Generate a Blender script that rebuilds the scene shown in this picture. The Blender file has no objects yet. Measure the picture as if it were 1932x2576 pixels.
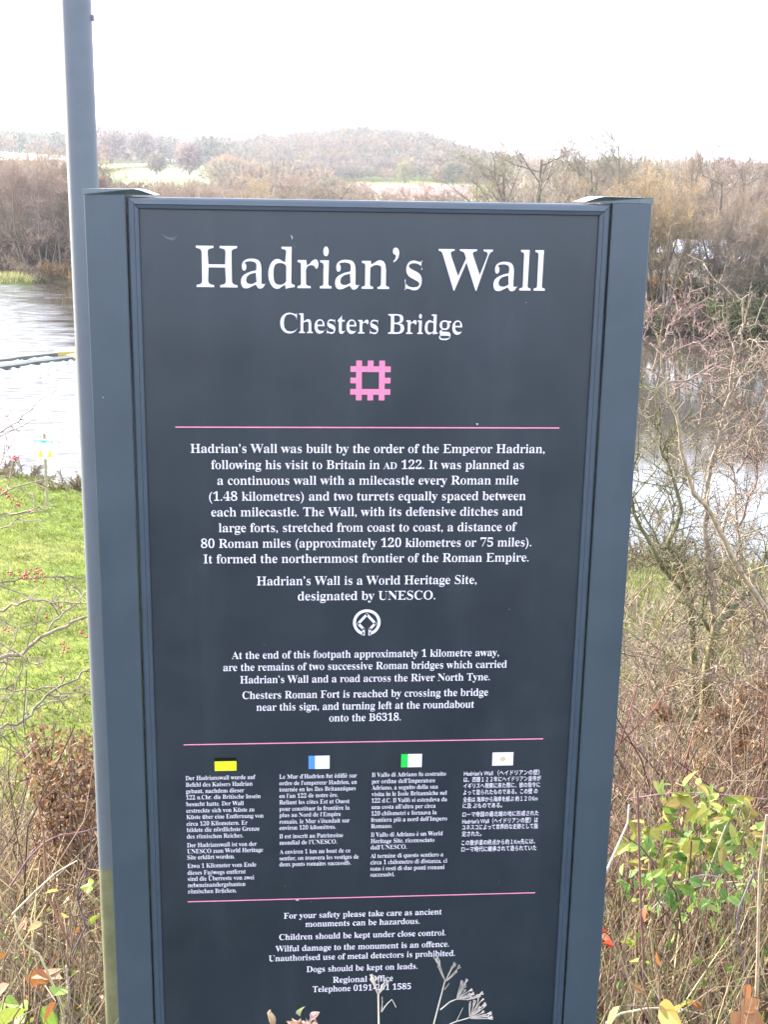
import bpy, math, random
import numpy as np
from mathutils import Matrix, Vector

# ------------------------------------------------------------ camera, sky, sun, exposure
scene = bpy.context.scene
COL = scene.collection
TOP = 1.573                       # height of the sign above the ground
CAM = (-0.1038, -1.5883, TOP + 0.0144)
YAW, PITCH, ROLL, FPX = 0.07837, -0.25325, 0.01684, 3155.1

def view_axes():
    f = np.array([math.sin(YAW)*math.cos(PITCH), math.cos(YAW)*math.cos(PITCH), math.sin(PITCH)])
    rt = np.array([math.cos(YAW), -math.sin(YAW), 0.0]); up = np.cross(rt, f)
    return math.cos(ROLL)*rt + math.sin(ROLL)*up, -math.sin(ROLL)*rt + math.cos(ROLL)*up, f
AR, AU, AF = view_axes()
cam = bpy.data.cameras.new('camera'); cam_o = bpy.data.objects.new('camera', cam); COL.objects.link(cam_o)
cam.sensor_fit = 'VERTICAL'; cam.sensor_height = 24.0; cam.lens = FPX/2576*24.0
cam.clip_start = 0.05; cam.clip_end = 9000
m = Matrix((AR.tolist(), AU.tolist(), (-AF).tolist())).transposed().to_4x4(); m.translation = CAM
cam_o.matrix_world = m
scene.camera = cam_o

SUN_EL, SUN_BEAR = 24.0, -48.0
world = bpy.data.worlds.new('World'); scene.world = world; world.use_nodes = True
nt = world.node_tree; bg = nt.nodes['Background']
sky = nt.nodes.new('ShaderNodeTexSky'); sky.sky_type = 'NISHITA'; sky.sun_disc = False
sky.sun_elevation = math.radians(SUN_EL); sky.sun_rotation = math.radians(SUN_BEAR % 360)
sky.air_density = 1.2; sky.dust_density = 3.0
veil = nt.nodes.new('ShaderNodeMix'); veil.data_type = 'RGBA'; veil.inputs['Factor'].default_value = 0.62
veil.inputs['B'].default_value = (6.3, 6.9, 8.8, 1)      # thin white cloud over the whole sky
nt.links.new(sky.outputs[0], veil.inputs['A']); nt.links.new(veil.outputs['Result'], bg.inputs[0])
bg.inputs[1].default_value = 0.1
sun = bpy.data.lights.new('sun', 'SUN'); sun.energy = 3.4; sun.angle = math.radians(1.5); sun.color = (1, .95, .87)
sun_o = bpy.data.objects.new('sun', sun); COL.objects.link(sun_o)
e, b = math.radians(SUN_EL), math.radians(SUN_BEAR)
sd = Vector((math.sin(b)*math.cos(e), math.cos(b)*math.cos(e), math.sin(e)))
sun_o.rotation_euler = sd.to_track_quat('Z', 'Y').to_euler()
scene.view_settings.view_transform = 'Standard'; scene.view_settings.look = 'None'
scene.view_settings.gamma = 1; scene.view_settings.use_curve_mapping = False
scene.view_settings.exposure = 2.95
scene.cycles.max_bounces = 5; scene.cycles.diffuse_bounces = 3; scene.cycles.glossy_bounces = 3
scene.cycles.transmission_bounces = 2; scene.cycles.volume_bounces = 0; scene.cycles.transparent_max_bounces = 4
scene.cycles.volume_step_rate = 10

# ------------------------------------------------------------ helpers
def at(px, py, Y):
    """the point where the sight line through photograph pixel (px, py) reaches the plane y = Y"""
    v = AF + (px-966)/FPX*AR - (py-1288)/FPX*AU
    t = (Y-CAM[1])/v[1]
    return np.array(CAM) + t*v
def polar(bear, dist, z=0.0):
    a = math.radians(bear)
    return np.array([CAM[0]+dist*math.sin(a), CAM[1]+dist*math.cos(a), z])

def tag(o, label=None, cat=None, group=None, kind=None):
    if label: o['label'] = label
    if cat: o['category'] = cat
    if group: o['group'] = group
    if kind: o['kind'] = kind
    return o
def empty(name, loc=(0, 0, 0), rz=0.0):
    o = bpy.data.objects.new(name, None); COL.objects.link(o)
    o.location = tuple(loc); o.rotation_euler = (0, 0, rz); o.empty_display_size = .1
    return o
def link(name, me, parent=None):
    o = bpy.data.objects.new(name, me); COL.objects.link(o)
    if parent: o.parent = parent
    return o
def copy_tree(o, parent=None):
    c = o.copy(); COL.objects.link(c)
    if parent is not None: c.parent = parent
    for ch in [x for x in bpy.data.objects if x.parent == o]: copy_tree(ch, c)
    return c

class MB:
    """collects polygons (any material slot, any colour) and makes one mesh of them"""
    def __init__(s): s.V = []; s.F = []; s.C = []; s.M = []; s.n = 0
    def add(s, verts, faces, col=(1, 1, 1), mat=0):
        verts = np.asarray(verts, float).reshape(-1, 3); faces = np.asarray(faces, int)
        s.V.append(verts); s.F.append(faces + s.n)
        col = np.asarray(col, float)
        s.C.append(np.broadcast_to(col, verts.shape) if col.ndim == 1 else col)
        s.M.append(np.full(len(faces), mat)); s.n += len(verts)
    def box(s, x0, y0, z0, x1, y1, z1, col=(1, 1, 1), mat=0):
        v = [(x, y, z) for z in (z0, z1) for y in (y0, y1) for x in (x0, x1)]
        s.add(v, [(0, 2, 3, 1), (4, 5, 7, 6), (0, 1, 5, 4), (2, 6, 7, 3), (0, 4, 6, 2), (1, 3, 7, 5)], col, mat)
    def prism(s, prof, a0, a1, axis='y', col=(1, 1, 1), mat=0):
        """2-D profile (x, z) swept along y, or (y, z) along x, or (x, y) along z"""
        n = len(prof); P = []
        for a in (a0, a1):
            for (u, w) in prof:
                P.append({'y': (u, a, w), 'x': (a, u, w), 'z': (u, w, a)}[axis])
        s.add(P, [(i, (i+1) % n, n+(i+1) % n, n+i) for i in range(n)], col, mat)
        s.add(P[:n], [tuple(range(n))[::-1]], col, mat); s.add(P[n:], [tuple(range(n))], col, mat)
    def build(s, name, mats, parent=None, smooth=False):
        me = s.mesh(name, mats, smooth); return link(name, me, parent)
    def mesh(s, name, mats, smooth=False):
        V = np.concatenate(s.V); C = np.concatenate(s.C)
        sizes = np.concatenate([np.full(len(f), f.shape[1]) for f in s.F])
        loops = np.concatenate([f.ravel() for f in s.F]); M = np.concatenate(s.M)
        me = bpy.data.meshes.new(name)
        me.vertices.add(len(V)); me.vertices.foreach_set('co', V.astype(np.float32).ravel())
        me.loops.add(len(loops)); me.loops.foreach_set('vertex_index', loops.astype(np.int32))
        me.polygons.add(len(sizes))
        me.polygons.foreach_set('loop_start', (np.cumsum(sizes)-sizes).astype(np.int32))
        me.polygons.foreach_set('loop_total', sizes.astype(np.int32))
        me.polygons.foreach_set('material_index', M.astype(np.int32))
        me.polygons.foreach_set('use_smooth', np.full(len(sizes), smooth))
        at_ = me.color_attributes.new('Col', 'FLOAT_COLOR', 'POINT')
        at_.data.foreach_set('color', np.concatenate([C, np.ones((len(C), 1))], 1).astype(np.float32).ravel())
        for mm in (mats if isinstance(mats, (list, tuple)) else [mats]): me.materials.append(mm)
        me.update(calc_edges=True)
        return me
    def tubes(s, polys, sides=3):
        """polys: list of (points, radii, colour); tapered round stems, all built at once"""
        by = {}
        for p in polys: by.setdefault(len(p[0]), []).append(p)
        for n, L in by.items():
            P = np.array([p[0] for p in L], float); R = np.array([p[1] for p in L], float); Cc = np.array([p[2] for p in L], float)
            T = np.gradient(P, axis=1); T /= np.linalg.norm(T, axis=2, keepdims=True)+1e-9
            mean = P[:, -1]-P[:, 0]; ref = np.zeros_like(mean); ref[np.arange(len(L)), np.argmin(abs(mean), axis=1)] = 1
            U = np.cross(T, ref[:, None, :]); U /= np.linalg.norm(U, axis=2, keepdims=True)+1e-9
            W = np.cross(T, U)
            a = np.arange(sides)*2*math.pi/sides
            ring = P[:, :, None, :] + R[:, :, None, None]*(np.cos(a)[None, None, :, None]*U[:, :, None, :]+np.sin(a)[None, None, :, None]*W[:, :, None, :])
            V = ring.reshape(-1, 3)
            i = np.arange(n-1)[:, None]*sides; j = np.arange(sides)[None, :]; j2 = (j+1) % sides
            q = np.stack([i+j, i+j2, i+sides+j2, i+sides+j], -1).reshape(-1, 4)
            F = (q[None]+(np.arange(len(L))*n*sides)[:, None, None]).reshape(-1, 4)
            C = np.repeat(Cc, n*sides, axis=0)
            s.add(V, F, C)
            if sides >= 5:
                for k in range(len(L)):
                    o = k*n*sides
                    s.add(V[o:o+sides], [tuple(range(sides))], Cc[k]); s.add(V[o+(n-1)*sides:o+n*sides], [tuple(range(sides))[::-1]], Cc[k])
    def slivers(s, A, B, w, C):
        """thin blades from A to B (arrays), each one triangle, width w at the foot"""
        A = np.asarray(A); B = np.asarray(B); n = len(A); D = B-A
        r = RNG.normal(size=(n, 3)); S = np.cross(D, r); S /= np.linalg.norm(S, axis=1, keepdims=True)+1e-9
        S *= np.asarray(w).reshape(-1, 1)/2
        V = np.stack([A-S, A+S, B], 1).reshape(-1, 3)
        s.add(V, np.arange(3*n).reshape(-1, 3), np.repeat(np.asarray(C), 3, axis=0))
RNG = np.random.default_rng(11)
random.seed(5)

# ------------------------------------------------------------ materials
def new_mat(name):
    mt = bpy.data.materials.new(name); mt.use_nodes = True
    return mt, mt.node_tree, mt.node_tree.nodes['Principled BSDF']
def N(nt, t, **k):
    n = nt.nodes.new(t)
    for a, v in k.items(): setattr(n, a, v)
    return n
def ramp(nt, fac, stops):
    r = N(nt, 'ShaderNodeValToRGB'); el = r.color_ramp.elements
    while len(el) < len(stops): el.new(.5)
    for e_, (p, c) in zip(el, stops): e_.position = p; e_.color = tuple(c)+(1,) if len(c) == 3 else c
    nt.links.new(fac, r.inputs[0]); return r
def noise(nt, scale, detail=4, vec=None, rough=.5):
    n = N(nt, 'ShaderNodeTexNoise'); n.inputs['Scale'].default_value = scale; n.inputs['Detail'].default_value = detail
    n.inputs['Roughness'].default_value = rough
    if vec is not None: nt.links.new(vec, n.inputs['Vector'])
    return n
def mixrgb(nt, fac, a, b, mode='MIX'):
    m_ = N(nt, 'ShaderNodeMix', data_type='RGBA', blend_type=mode)
    for s_, v in (('Factor', fac), ('A', a), ('B', b)):
        i = [x for x in m_.inputs if x.name == s_ and (x.type == 'RGBA' or s_ == 'Factor')][0] if s_ != 'Factor' else m_.inputs[0]
        if isinstance(v, (int, float)): i.default_value = v
        elif isinstance(v, tuple): i.default_value = v if len(v) == 4 else v+(1,)
        else: nt.links.new(v, i)
    return [x for x in m_.outputs if x.type == 'RGBA'][0]
def bump(nt, h, strength, dist, bsdf):
    b_ = N(nt, 'ShaderNodeBump'); b_.inputs['Strength'].default_value = strength; b_.inputs['Distance'].default_value = dist
    nt.links.new(h, b_.inputs['Height']); nt.links.new(b_.outputs[0], bsdf.inputs['Normal'])

def plant_mat(name, rough=.8, trans=0.0, nscale=25, lo=.65, hi=1.3, spec=.2):
    """colour from the mesh's own Col attribute, broken up by noise; optional light through thin leaves"""
    mt, nt, bs = new_mat(name)
    c = N(nt, 'ShaderNodeVertexColor', layer_name='Col')
    tc = N(nt, 'ShaderNodeTexCoord'); n = noise(nt, nscale, 3, tc.outputs['Object'])
    r = ramp(nt, n.outputs[0], [(.3, (lo,)*3), (.7, (hi,)*3)])
    col = mixrgb(nt, 1.0, c.outputs[0], r.outputs[0], 'MULTIPLY')
    nt.links.new(col, bs.inputs['Base Color']); bs.inputs['Roughness'].default_value = rough
    bs.inputs['Specular IOR Level'].default_value = spec
    if trans:
        t = N(nt, 'ShaderNodeBsdfTranslucent'); nt.links.new(col, t.inputs[0])
        mx = N(nt, 'ShaderNodeMixShader'); mx.inputs[0].default_value = trans
        nt.links.new(bs.outputs[0], mx.inputs[1]); nt.links.new(t.outputs[0], mx.inputs[2])
        nt.links.new(mx.outputs[0], nt.nodes['Material Output'].inputs[0])
    return mt
BARK = plant_mat('bark', nscale=30, lo=.5, hi=1.12); TWIG = plant_mat('twigs', .9, .22, .35, .74, 1.06, .05); LEAF = plant_mat('leaf', .6, .3, 60, .5, .9, .2)
STRAW = plant_mat('dry_stems', .75, .06, 9, .34, .88, .1); GRASS = plant_mat('grass_blades', .6, .3, .9, .55, 1.0)

def painted_metal(name, c, rough, specks=True):
    mt, nt, bs = new_mat(name)
    tc = N(nt, 'ShaderNodeTexCoord')
    n = noise(nt, 9, 5, tc.outputs['Object'], .6)
    r = ramp(nt, n.outputs[0], [(.3, tuple(x*.88 for x in c)), (.7, tuple(x*1.12 for x in c))])
    out = r.outputs[0]
    if specks:                                            # small bird and dust marks
        for sc_, th, cc in ((11, .035, (.42, .42, .39)), (30, .04, (.30, .26, .20))):
            v = N(nt, 'ShaderNodeTexVoronoi'); v.inputs['Scale'].default_value = sc_
            wob = noise(nt, 120, 2, tc.outputs['Object']); add = N(nt, 'ShaderNodeVectorMath', operation='MULTIPLY_ADD')
            add.inputs[1].default_value = (.006,)*3
            nt.links.new(wob.outputs['Color'], add.inputs[0]); nt.links.new(tc.outputs['Object'], add.inputs[2])
            nt.links.new(add.outputs[0], v.inputs['Vector'])
            sep = N(nt, 'ShaderNodeSeparateColor'); nt.links.new(v.outputs['Color'], sep.inputs[0])
            g = N(nt, 'ShaderNodeMath', operation='MULTIPLY_ADD'); g.inputs[1].default_value = .15; g.inputs[2].default_value = -.112
            nt.links.new(sep.outputs[0], g.inputs[0])     # only some cells carry a speck, of varied size
            lt = N(nt, 'ShaderNodeMath', operation='LESS_THAN'); nt.links.new(v.outputs['Distance'], lt.inputs[0]); nt.links.new(g.outputs[0], lt.inputs[1])
            out = mixrgb(nt, lt.outputs[0], out, cc)
    mp = N(nt, 'ShaderNodeMapping'); mp.inputs['Scale'].default_value = (26, 26, 1.6); nt.links.new(tc.outputs['Object'], mp.inputs[0])
    st = noise(nt, 1.0, 5, mp.outputs[0], .6); sr = ramp(nt, st.outputs[0], [(.50, (0, 0, 0)), (.80, (.06,)*3)])     # faint rain streaks of dust
    du = noise(nt, 3.0, 6, tc.outputs['Object'], .7); dr = ramp(nt, du.outputs[0], [(.52, (0, 0, 0)), (.75, (.10,)*3)])
    sm = N(nt, 'ShaderNodeMath', operation='ADD'); nt.links.new(sr.outputs[0], sm.inputs[0]); nt.links.new(dr.outputs[0], sm.inputs[1])
    out = mixrgb(nt, sm.outputs[0], out, (.10, .11, .11))
    nt.links.new(out, bs.inputs['Base Color'])
    bs.inputs['Specular IOR Level'].default_value = .78
    n2 = noise(nt, 5, 6, tc.outputs['Object'], .65)
    rr = ramp(nt, n2.outputs[0], [(.3, (rough*.8,)*3), (.75, (rough*1.3,)*3)]); nt.links.new(rr.outputs[0], bs.inputs['Roughness'])
    n3 = noise(nt, 900, 2, tc.outputs['Object']); bump(nt, n3.outputs[0], .08, .0005, bs)
    return mt
PANEL = painted_metal('panel_enamel', (.0034, .0105, .0158), .36)
FRAME = painted_metal('frame_paint', (.020, .034, .047), .40)
POST = painted_metal('post_paint', (.023, .038, .048), .40)
def flat_mat(name, c, rough=.5):
    mt, nt, bs = new_mat(name)
    tc = N(nt, 'ShaderNodeTexCoord'); n = noise(nt, 40, 4, tc.outputs['Object'])
    r = ramp(nt, n.outputs[0], [(.3, tuple(x*.93 for x in c)), (.7, tuple(min(1, x*1.05) for x in c))])
    nt.links.new(r.outputs[0], bs.inputs['Base Color']); bs.inputs['Roughness'].default_value = rough; bs.inputs['Specular IOR Level'].default_value = .15 if c[2] < .01 else .4
    return mt
WHITE = flat_mat('white_print', (.58, .54, .56)); PINK = flat_mat('pink_print', (.62, .16, .26)); PINKL = flat_mat('pale_pink_print', (.62, .20, .30))
BLACK = flat_mat('black_print', (.006, .006, .006)); YELLOW = flat_mat('yellow_print', (.52, .55, .01)); BLUE = flat_mat('blue_print', (.06, .20, .62))
GREEN = flat_mat('green_print', (.01, .42, .05)); SUNDISC = flat_mat('faded_disc', (.44, .34, .20)); RED = flat_mat('red_print', (.5, .05, .03))
LINES = [
 (-0.2172,0.2207,-0.1087,0.0505,"Hadrian’s Wall"),
 (-0.1139,0.1169,-0.1646,0.0248,"Chesters Bridge"),
 (-0.2293,0.2307,-0.3187,0.0116,"Hadrian’s Wall was built by the order of the Emperor Hadrian,"),
 (-0.2033,0.204,-0.34,0.0116,"following his visit to Britain in ᴀᴅ 122. It was planned as"),
 (-0.1958,0.1977,-0.3608,0.0117,"a continuous wall with a milecastle every Roman mile"),
 (-0.2068,0.2084,-0.382,0.0118,"(1.48 kilometres) and two turrets equally spaced between"),
 (-0.2043,0.2051,-0.4031,0.0119,"each milecastle. The Wall, with its defensive ditches and"),
 (-0.1951,0.1981,-0.4243,0.0119,"large forts, stretched from coast to coast, a distance of"),
 (-0.2184,0.2189,-0.4456,0.012,"80 Roman miles (approximately 120 kilometres or 75 miles)."),
 (-0.2156,0.2162,-0.4667,0.0121,"It formed the northernmost frontier of the Roman Empire."),
 (-0.1462,0.1469,-0.4975,0.0122,"Hadrian’s Wall is a World Heritage Site,"),
 (-0.0921,0.0919,-0.5189,0.0123,"designated by UNESCO."),
 (-0.1808,0.1813,-0.6007,0.0105,"At the end of this footpath approximately 1 kilometre away,"),
 (-0.1922,0.1929,-0.6179,0.0106,"are the remains of two successive Roman bridges which carried"),
 (-0.1699,0.17,-0.636,0.0106,"Hadrian’s Wall and a road across the River North Tyne."),
 (-0.167,0.1685,-0.6585,0.0107,"Chesters Roman Fort is reached by crossing the bridge"),
 (-0.1484,0.1498,-0.6761,0.0108,"near this sign, and turning left at the roundabout"),
 (-0.0494,0.0488,-0.6934,0.0109,"onto the B6318."),
 (-0.2461,-0.1506,-0.7771,0.0062,"Der Hadrianswall wurde auf"),
 (-0.2461,-0.1549,-0.787,0.0062,"Befehl des Kaisers Hadrian"),
 (-0.2461,-0.1665,-0.7968,0.0062,"gebaut, nachdem dieser"),
 (-0.2461,-0.144,-0.8062,0.0062,"122 n.Chr. die Britische Insein"),
 (-0.2462,-0.1673,-0.8163,0.0063,"besucht hatte. Der Wall"),
 (-0.2462,-0.1526,-0.8263,0.0063,"erstreckte sich von Küste zu"),
 (-0.2462,-0.1402,-0.836,0.0063,"Küste über eine Entfernung von"),
 (-0.2463,-0.1624,-0.8462,0.0063,"circa 120 Kilometern. Er"),
 (-0.2463,-0.146,-0.8558,0.0064,"bildete die nördlichste Grenze"),
 (-0.2463,-0.1686,-0.8658,0.0064,"des römischen Reiches."),
 (-0.2464,-0.1498,-0.8792,0.0064,"Der Hadrianswall ist von der"),
 (-0.2464,-0.1412,-0.8887,0.0064,"UNESCO zum World Heritage"),
 (-0.2465,-0.1809,-0.8981,0.0065,"Site erklärt worden."),
 (-0.2465,-0.1508,-0.9114,0.0065,"Etwa 1 Kilometer vom Ende"),
 (-0.2466,-0.1657,-0.922,0.0065,"dieses Fußwegs entfernt"),
 (-0.2466,-0.154,-0.9316,0.0066,"sind die Überreste von zwei"),
 (-0.2467,-0.1664,-0.9415,0.0066,"nebeneinandergebauten"),
 (-0.2467,-0.179,-0.9514,0.0066,"römischen Brücken."),
 (-0.1179,-0.0106,-0.7776,0.0062,"Le Mur d’Hadrien fut édifiè sur"),
 (-0.1179,-0.0105,-0.7874,0.0062,"ordre de l’empereur Hadrien, en"),
 (-0.1179,-0.0121,-0.797,0.0063,"tournée en les Iles Britanniques"),
 (-0.1179,-0.0365,-0.8067,0.0063,"en l’an 122 de notre ère."),
 (-0.118,-0.0206,-0.8165,0.0063,"Reliant les côtes Est et Ouest"),
 (-0.118,-0.0205,-0.8265,0.0063,"pour constituer la frontière la"),
 (-0.118,-0.0325,-0.836,0.0063,"plus au Nord de l’Empire"),
 (-0.118,-0.02,-0.8461,0.0064,"romain, le Mur s’étendait sur"),
 (-0.118,-0.0393,-0.8556,0.0064,"environ 120 kilomètres."),
 (-0.1181,-0.0292,-0.8687,0.0064,"Il est inscrit au Patrimoine"),
 (-0.1181,-0.0375,-0.8786,0.0064,"mondial de l’UNESCO."),
 (-0.1181,-0.0187,-0.8929,0.0065,"A environ 1 km au bout de ce"),
 (-0.1182,-0.0067,-0.9029,0.0065,"sentier, on trouvera les vestiges de"),
 (-0.1182,-0.0177,-0.9123,0.0065,"deux ponts romains successifs."),
 (0.0102,0.1136,-0.7774,0.0062,"Il Vallo di Adriano fu costruito"),
 (0.0102,0.0988,-0.7874,0.0063,"per ordine dell’Imperatore"),
 (0.0102,0.1031,-0.797,0.0063,"Adriano, a seguito della sua"),
 (0.0102,0.1158,-0.8067,0.0063,"visita in le Isole Britanniche nel"),
 (0.0102,0.1164,-0.8167,0.0063,"122 d.C. Il Vallo si estendeva da"),
 (0.0102,0.1005,-0.8265,0.0064,"una costa all’altra per circa"),
 (0.0101,0.1023,-0.8365,0.0064,"120 chilometri e formava la"),
 (0.0101,0.1172,-0.8464,0.0064,"frontiera più a nord dell’Impero"),
 (0.0101,0.0397,-0.8561,0.0064,"Romano."),
 (0.0101,0.1118,-0.8695,0.0065,"Il Vallo di Adriano è un World"),
 (0.0101,0.1002,-0.8794,0.0065,"Heritage Site, riconosciuto"),
 (0.0101,0.061,-0.8891,0.0065,"dall’UNESCO."),
 (0.0101,0.1135,-0.9026,0.0065,"Al termine di questo sentiero a"),
 (0.0101,0.1192,-0.9127,0.0066,"circa 1 chilometro di distanza, ci"),
 (0.0101,0.1157,-0.9226,0.0066,"sono i resti di due ponti romani"),
 (0.0101,0.0447,-0.9321,0.0066,"successivi."),
 (0.1391,0.2459,-0.7781,0.0061,"~Hadrian's Wall （ヘイドリアンの壁）"),
 (0.1391,0.2482,-0.7876,0.0061,"~は、西暦１２２年にヘイドリアン皇帝が"),
 (0.1391,0.2475,-0.7972,0.0061,"~イギリスへ視察に来た際に、彼の指令に"),
 (0.1391,0.2445,-0.8071,0.0062,"~よって造られたものである。この壁 の"),
 (0.1391,0.2451,-0.8183,0.0062,"~全長は 海岸から海岸を結ぶ 約１２０Km"),
 (0.1391,0.195,-0.8278,0.0062,"~に及 ぶものである。"),
 (0.1391,0.2476,-0.8412,0.0062,"~ローマ帝国の最北端の地に形成された"),
 (0.1392,0.2473,-0.852,0.0063,"~Hadrian's Wall（ヘイドリアンの壁）は"),
 (0.1392,0.2474,-0.8614,0.0063,"~ユネスコによって世界的な史跡として指"),
 (0.1392,0.1671,-0.8715,0.0063,"~定された。"),
 (0.1392,0.2446,-0.8854,0.0063,"~この散歩道の終点から約１Km先には、"),
 (0.1392,0.247,-0.8958,0.0064,"~ローマ時代に継承されて造られていた"),
 (-0.1125,0.1139,-0.9953,0.0091,"For your safety please take care as ancient"),
 (-0.0817,0.0824,-1.0095,0.0092,"monuments can be hazardous."),
 (-0.1191,0.1206,-1.0296,0.0093,"Children should be kept under close control."),
 (-0.1247,0.126,-1.0483,0.0093,"Wilful damage to the monument is an offence."),
 (-0.1343,0.1352,-1.0638,0.0094,"Unauthorised use of metal detectors is prohibited."),
 (-0.0801,0.081,-1.0834,0.0095,"Dogs should be kept on leads."),
 (-0.0421,0.0455,-1.1022,0.0096,"Regional Office"),
 (-0.0713,0.072,-1.1167,0.0096,"Telephone 0191-261 1585"),
]
# ------------------------------------------------------------ the sign
SZ = TOP
sign = empty('information_sign', (0, 0, 0))
tag(sign, 'tall dark slate-grey information board headed Hadrian’s Wall, Chesters Bridge', 'information sign')
PANEL_Y = 0.0
b = MB(); b.box(-.2865, .0005, SZ-1.385, .2865, .012, SZ-.0145)
panel = b.build('panel', PANEL, sign)

def post(side):
    b = MB(); x0, x1 = .3005, .35
    a, c = (x0, x1) if side > 0 else (-x1, -x0)
    r = .0012
    prof = [(a+r, -.006), (c-r, -.006), (c, -.006+r), (c, .050), (c-.02 if side > 0 else c, .066), (a if side > 0 else a+.02, .066), (a, .050), (a, -.006+r)]
    b.prism([(p[0], p[1]) for p in prof], -.25, SZ, axis='z')
    po = b.build('post', POST, sign)
    b = MB()
    s = side
    top = [(s*.3512, SZ+.0005), (s*.3512, SZ+.0072), (s*.289, SZ+.0076), (s*.283, SZ+.0066), (s*.274, SZ+.0036), (s*.2655, SZ+.0008), (s*.2665, SZ+.0001)]
    if s > 0: top = top[::-1]
    front = [(x, -.0075 if abs(x) > .288 else -.0075+(.288-abs(x))*.42, z) for x, z in top]
    back = [(x, .066, z) for x, z in top]; n = len(top)
    b.add(front+back, [(i, (i+1) % n, n+(i+1) % n, n+i) for i in range(n)]); b.add(front, [tuple(range(n))[::-1]]); b.add(back, [tuple(range(n))])
    b.build('post_cap', CAP, po)
CAP = painted_metal('cap_paint', (.075, .10, .10), .25, False)
post(-1); post(1)
b = MB(); b.box(-.2965, .0135, SZ-1.40, .2965, .03, SZ-.006); b.build('back_plate', POST, sign)

def rail(corner_a, corner_b, inward):
    """a mitred frame member with a stepped face, between two outer corners; inward = unit vector to the panel"""
    a = np.array(corner_a, float); c = np.array(corner_b, float); d = (c-a)/np.linalg.norm(c-a); w = .0139; g = .00035
    # profile (distance inward, y)
    prof = [(0, .012), (0, -.0008), (.0003, -.0022), (.0012, -.0034), (.0026, -.0043), (.0082, -.0050), (.0088, -.0040), (.0132, -.0034), (.0139, -.0026), (.0139, .0000), (.0139, .012)]
    P = []
    for base, s in ((a, 1), (c, -1)):
        for (u, y) in prof:
            p = base + np.array(inward)*u + d*s*(u+g); P.append((p[0], y, p[1]))
    n = len(prof); b = MB()
    b.add(P, [(i, (i+1) % n, n+(i+1) % n, n+i) for i in range(n)]); b.add(P[:n], [tuple(range(n))[::-1]]); b.add(P[n:], [tuple(range(n))])
    return b.build('frame_rail', FRAME, sign)
X = .2989; T0 = SZ-.0016; B0 = SZ-1.402
rail((-X, T0), (X, T0), (0, -1)); rail((-X, B0), (X, B0), (0, 1)); rail((-X, B0), (-X, T0), (1, 0)); rail((X, B0), (X, T0), (-1, 0))

# ---- lettering: one cut-out mesh per line, laid on the panel
_tc = bpy.data.curves.new('glyph', 'FONT'); _to = bpy.data.objects.new('glyph', _tc); COL.objects.link(_to)
_OC = {}
def outline(ch):
    if ch not in _OC: _OC[ch] = _outline(ch)
    return _OC[ch]
def _outline(ch):
    _tc.body = ch; _tc.size = 1; _tc.resolution_u = 3
    dg = bpy.context.evaluated_depsgraph_get()
    me = bpy.data.meshes.new_from_object(_to.evaluated_get(dg))
    V = np.array([v.co[:] for v in me.vertices]).reshape(-1, 3)[:, :2]; F = [tuple(p.vertices) for p in me.polygons]
    bpy.data.meshes.remove(me); return V, F
def width(s_):
    V, _ = outline(s_); return V[:, 0].max()-V[:, 0].min()
def serif(ch):
    o = ord(ch)
    if 65 <= o <= 90: return chr(0x1D400+o-65)
    if 97 <= o <= 122: return chr(0x1D41A+o-97)
    if 48 <= o <= 57: return chr(0x1D7CE+o-48)
    return {'ᴀ': chr(0x1D400), 'ᴅ': chr(0x1D403), 'ß': '\U0001D6C3', "'": '’'}.get(ch, ch)
BASE = {'ü': ('u', '"'), 'ö': ('o', '"'), 'ä': ('a', '"'), 'Ü': ('U', '"'), 'é': ('e', '/'), 'è': ('e', '\\'), 'ê': ('e', '^'), 'ô': ('o', '^'), 'ù': ('u', '\\')}
CACHE = {}
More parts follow.
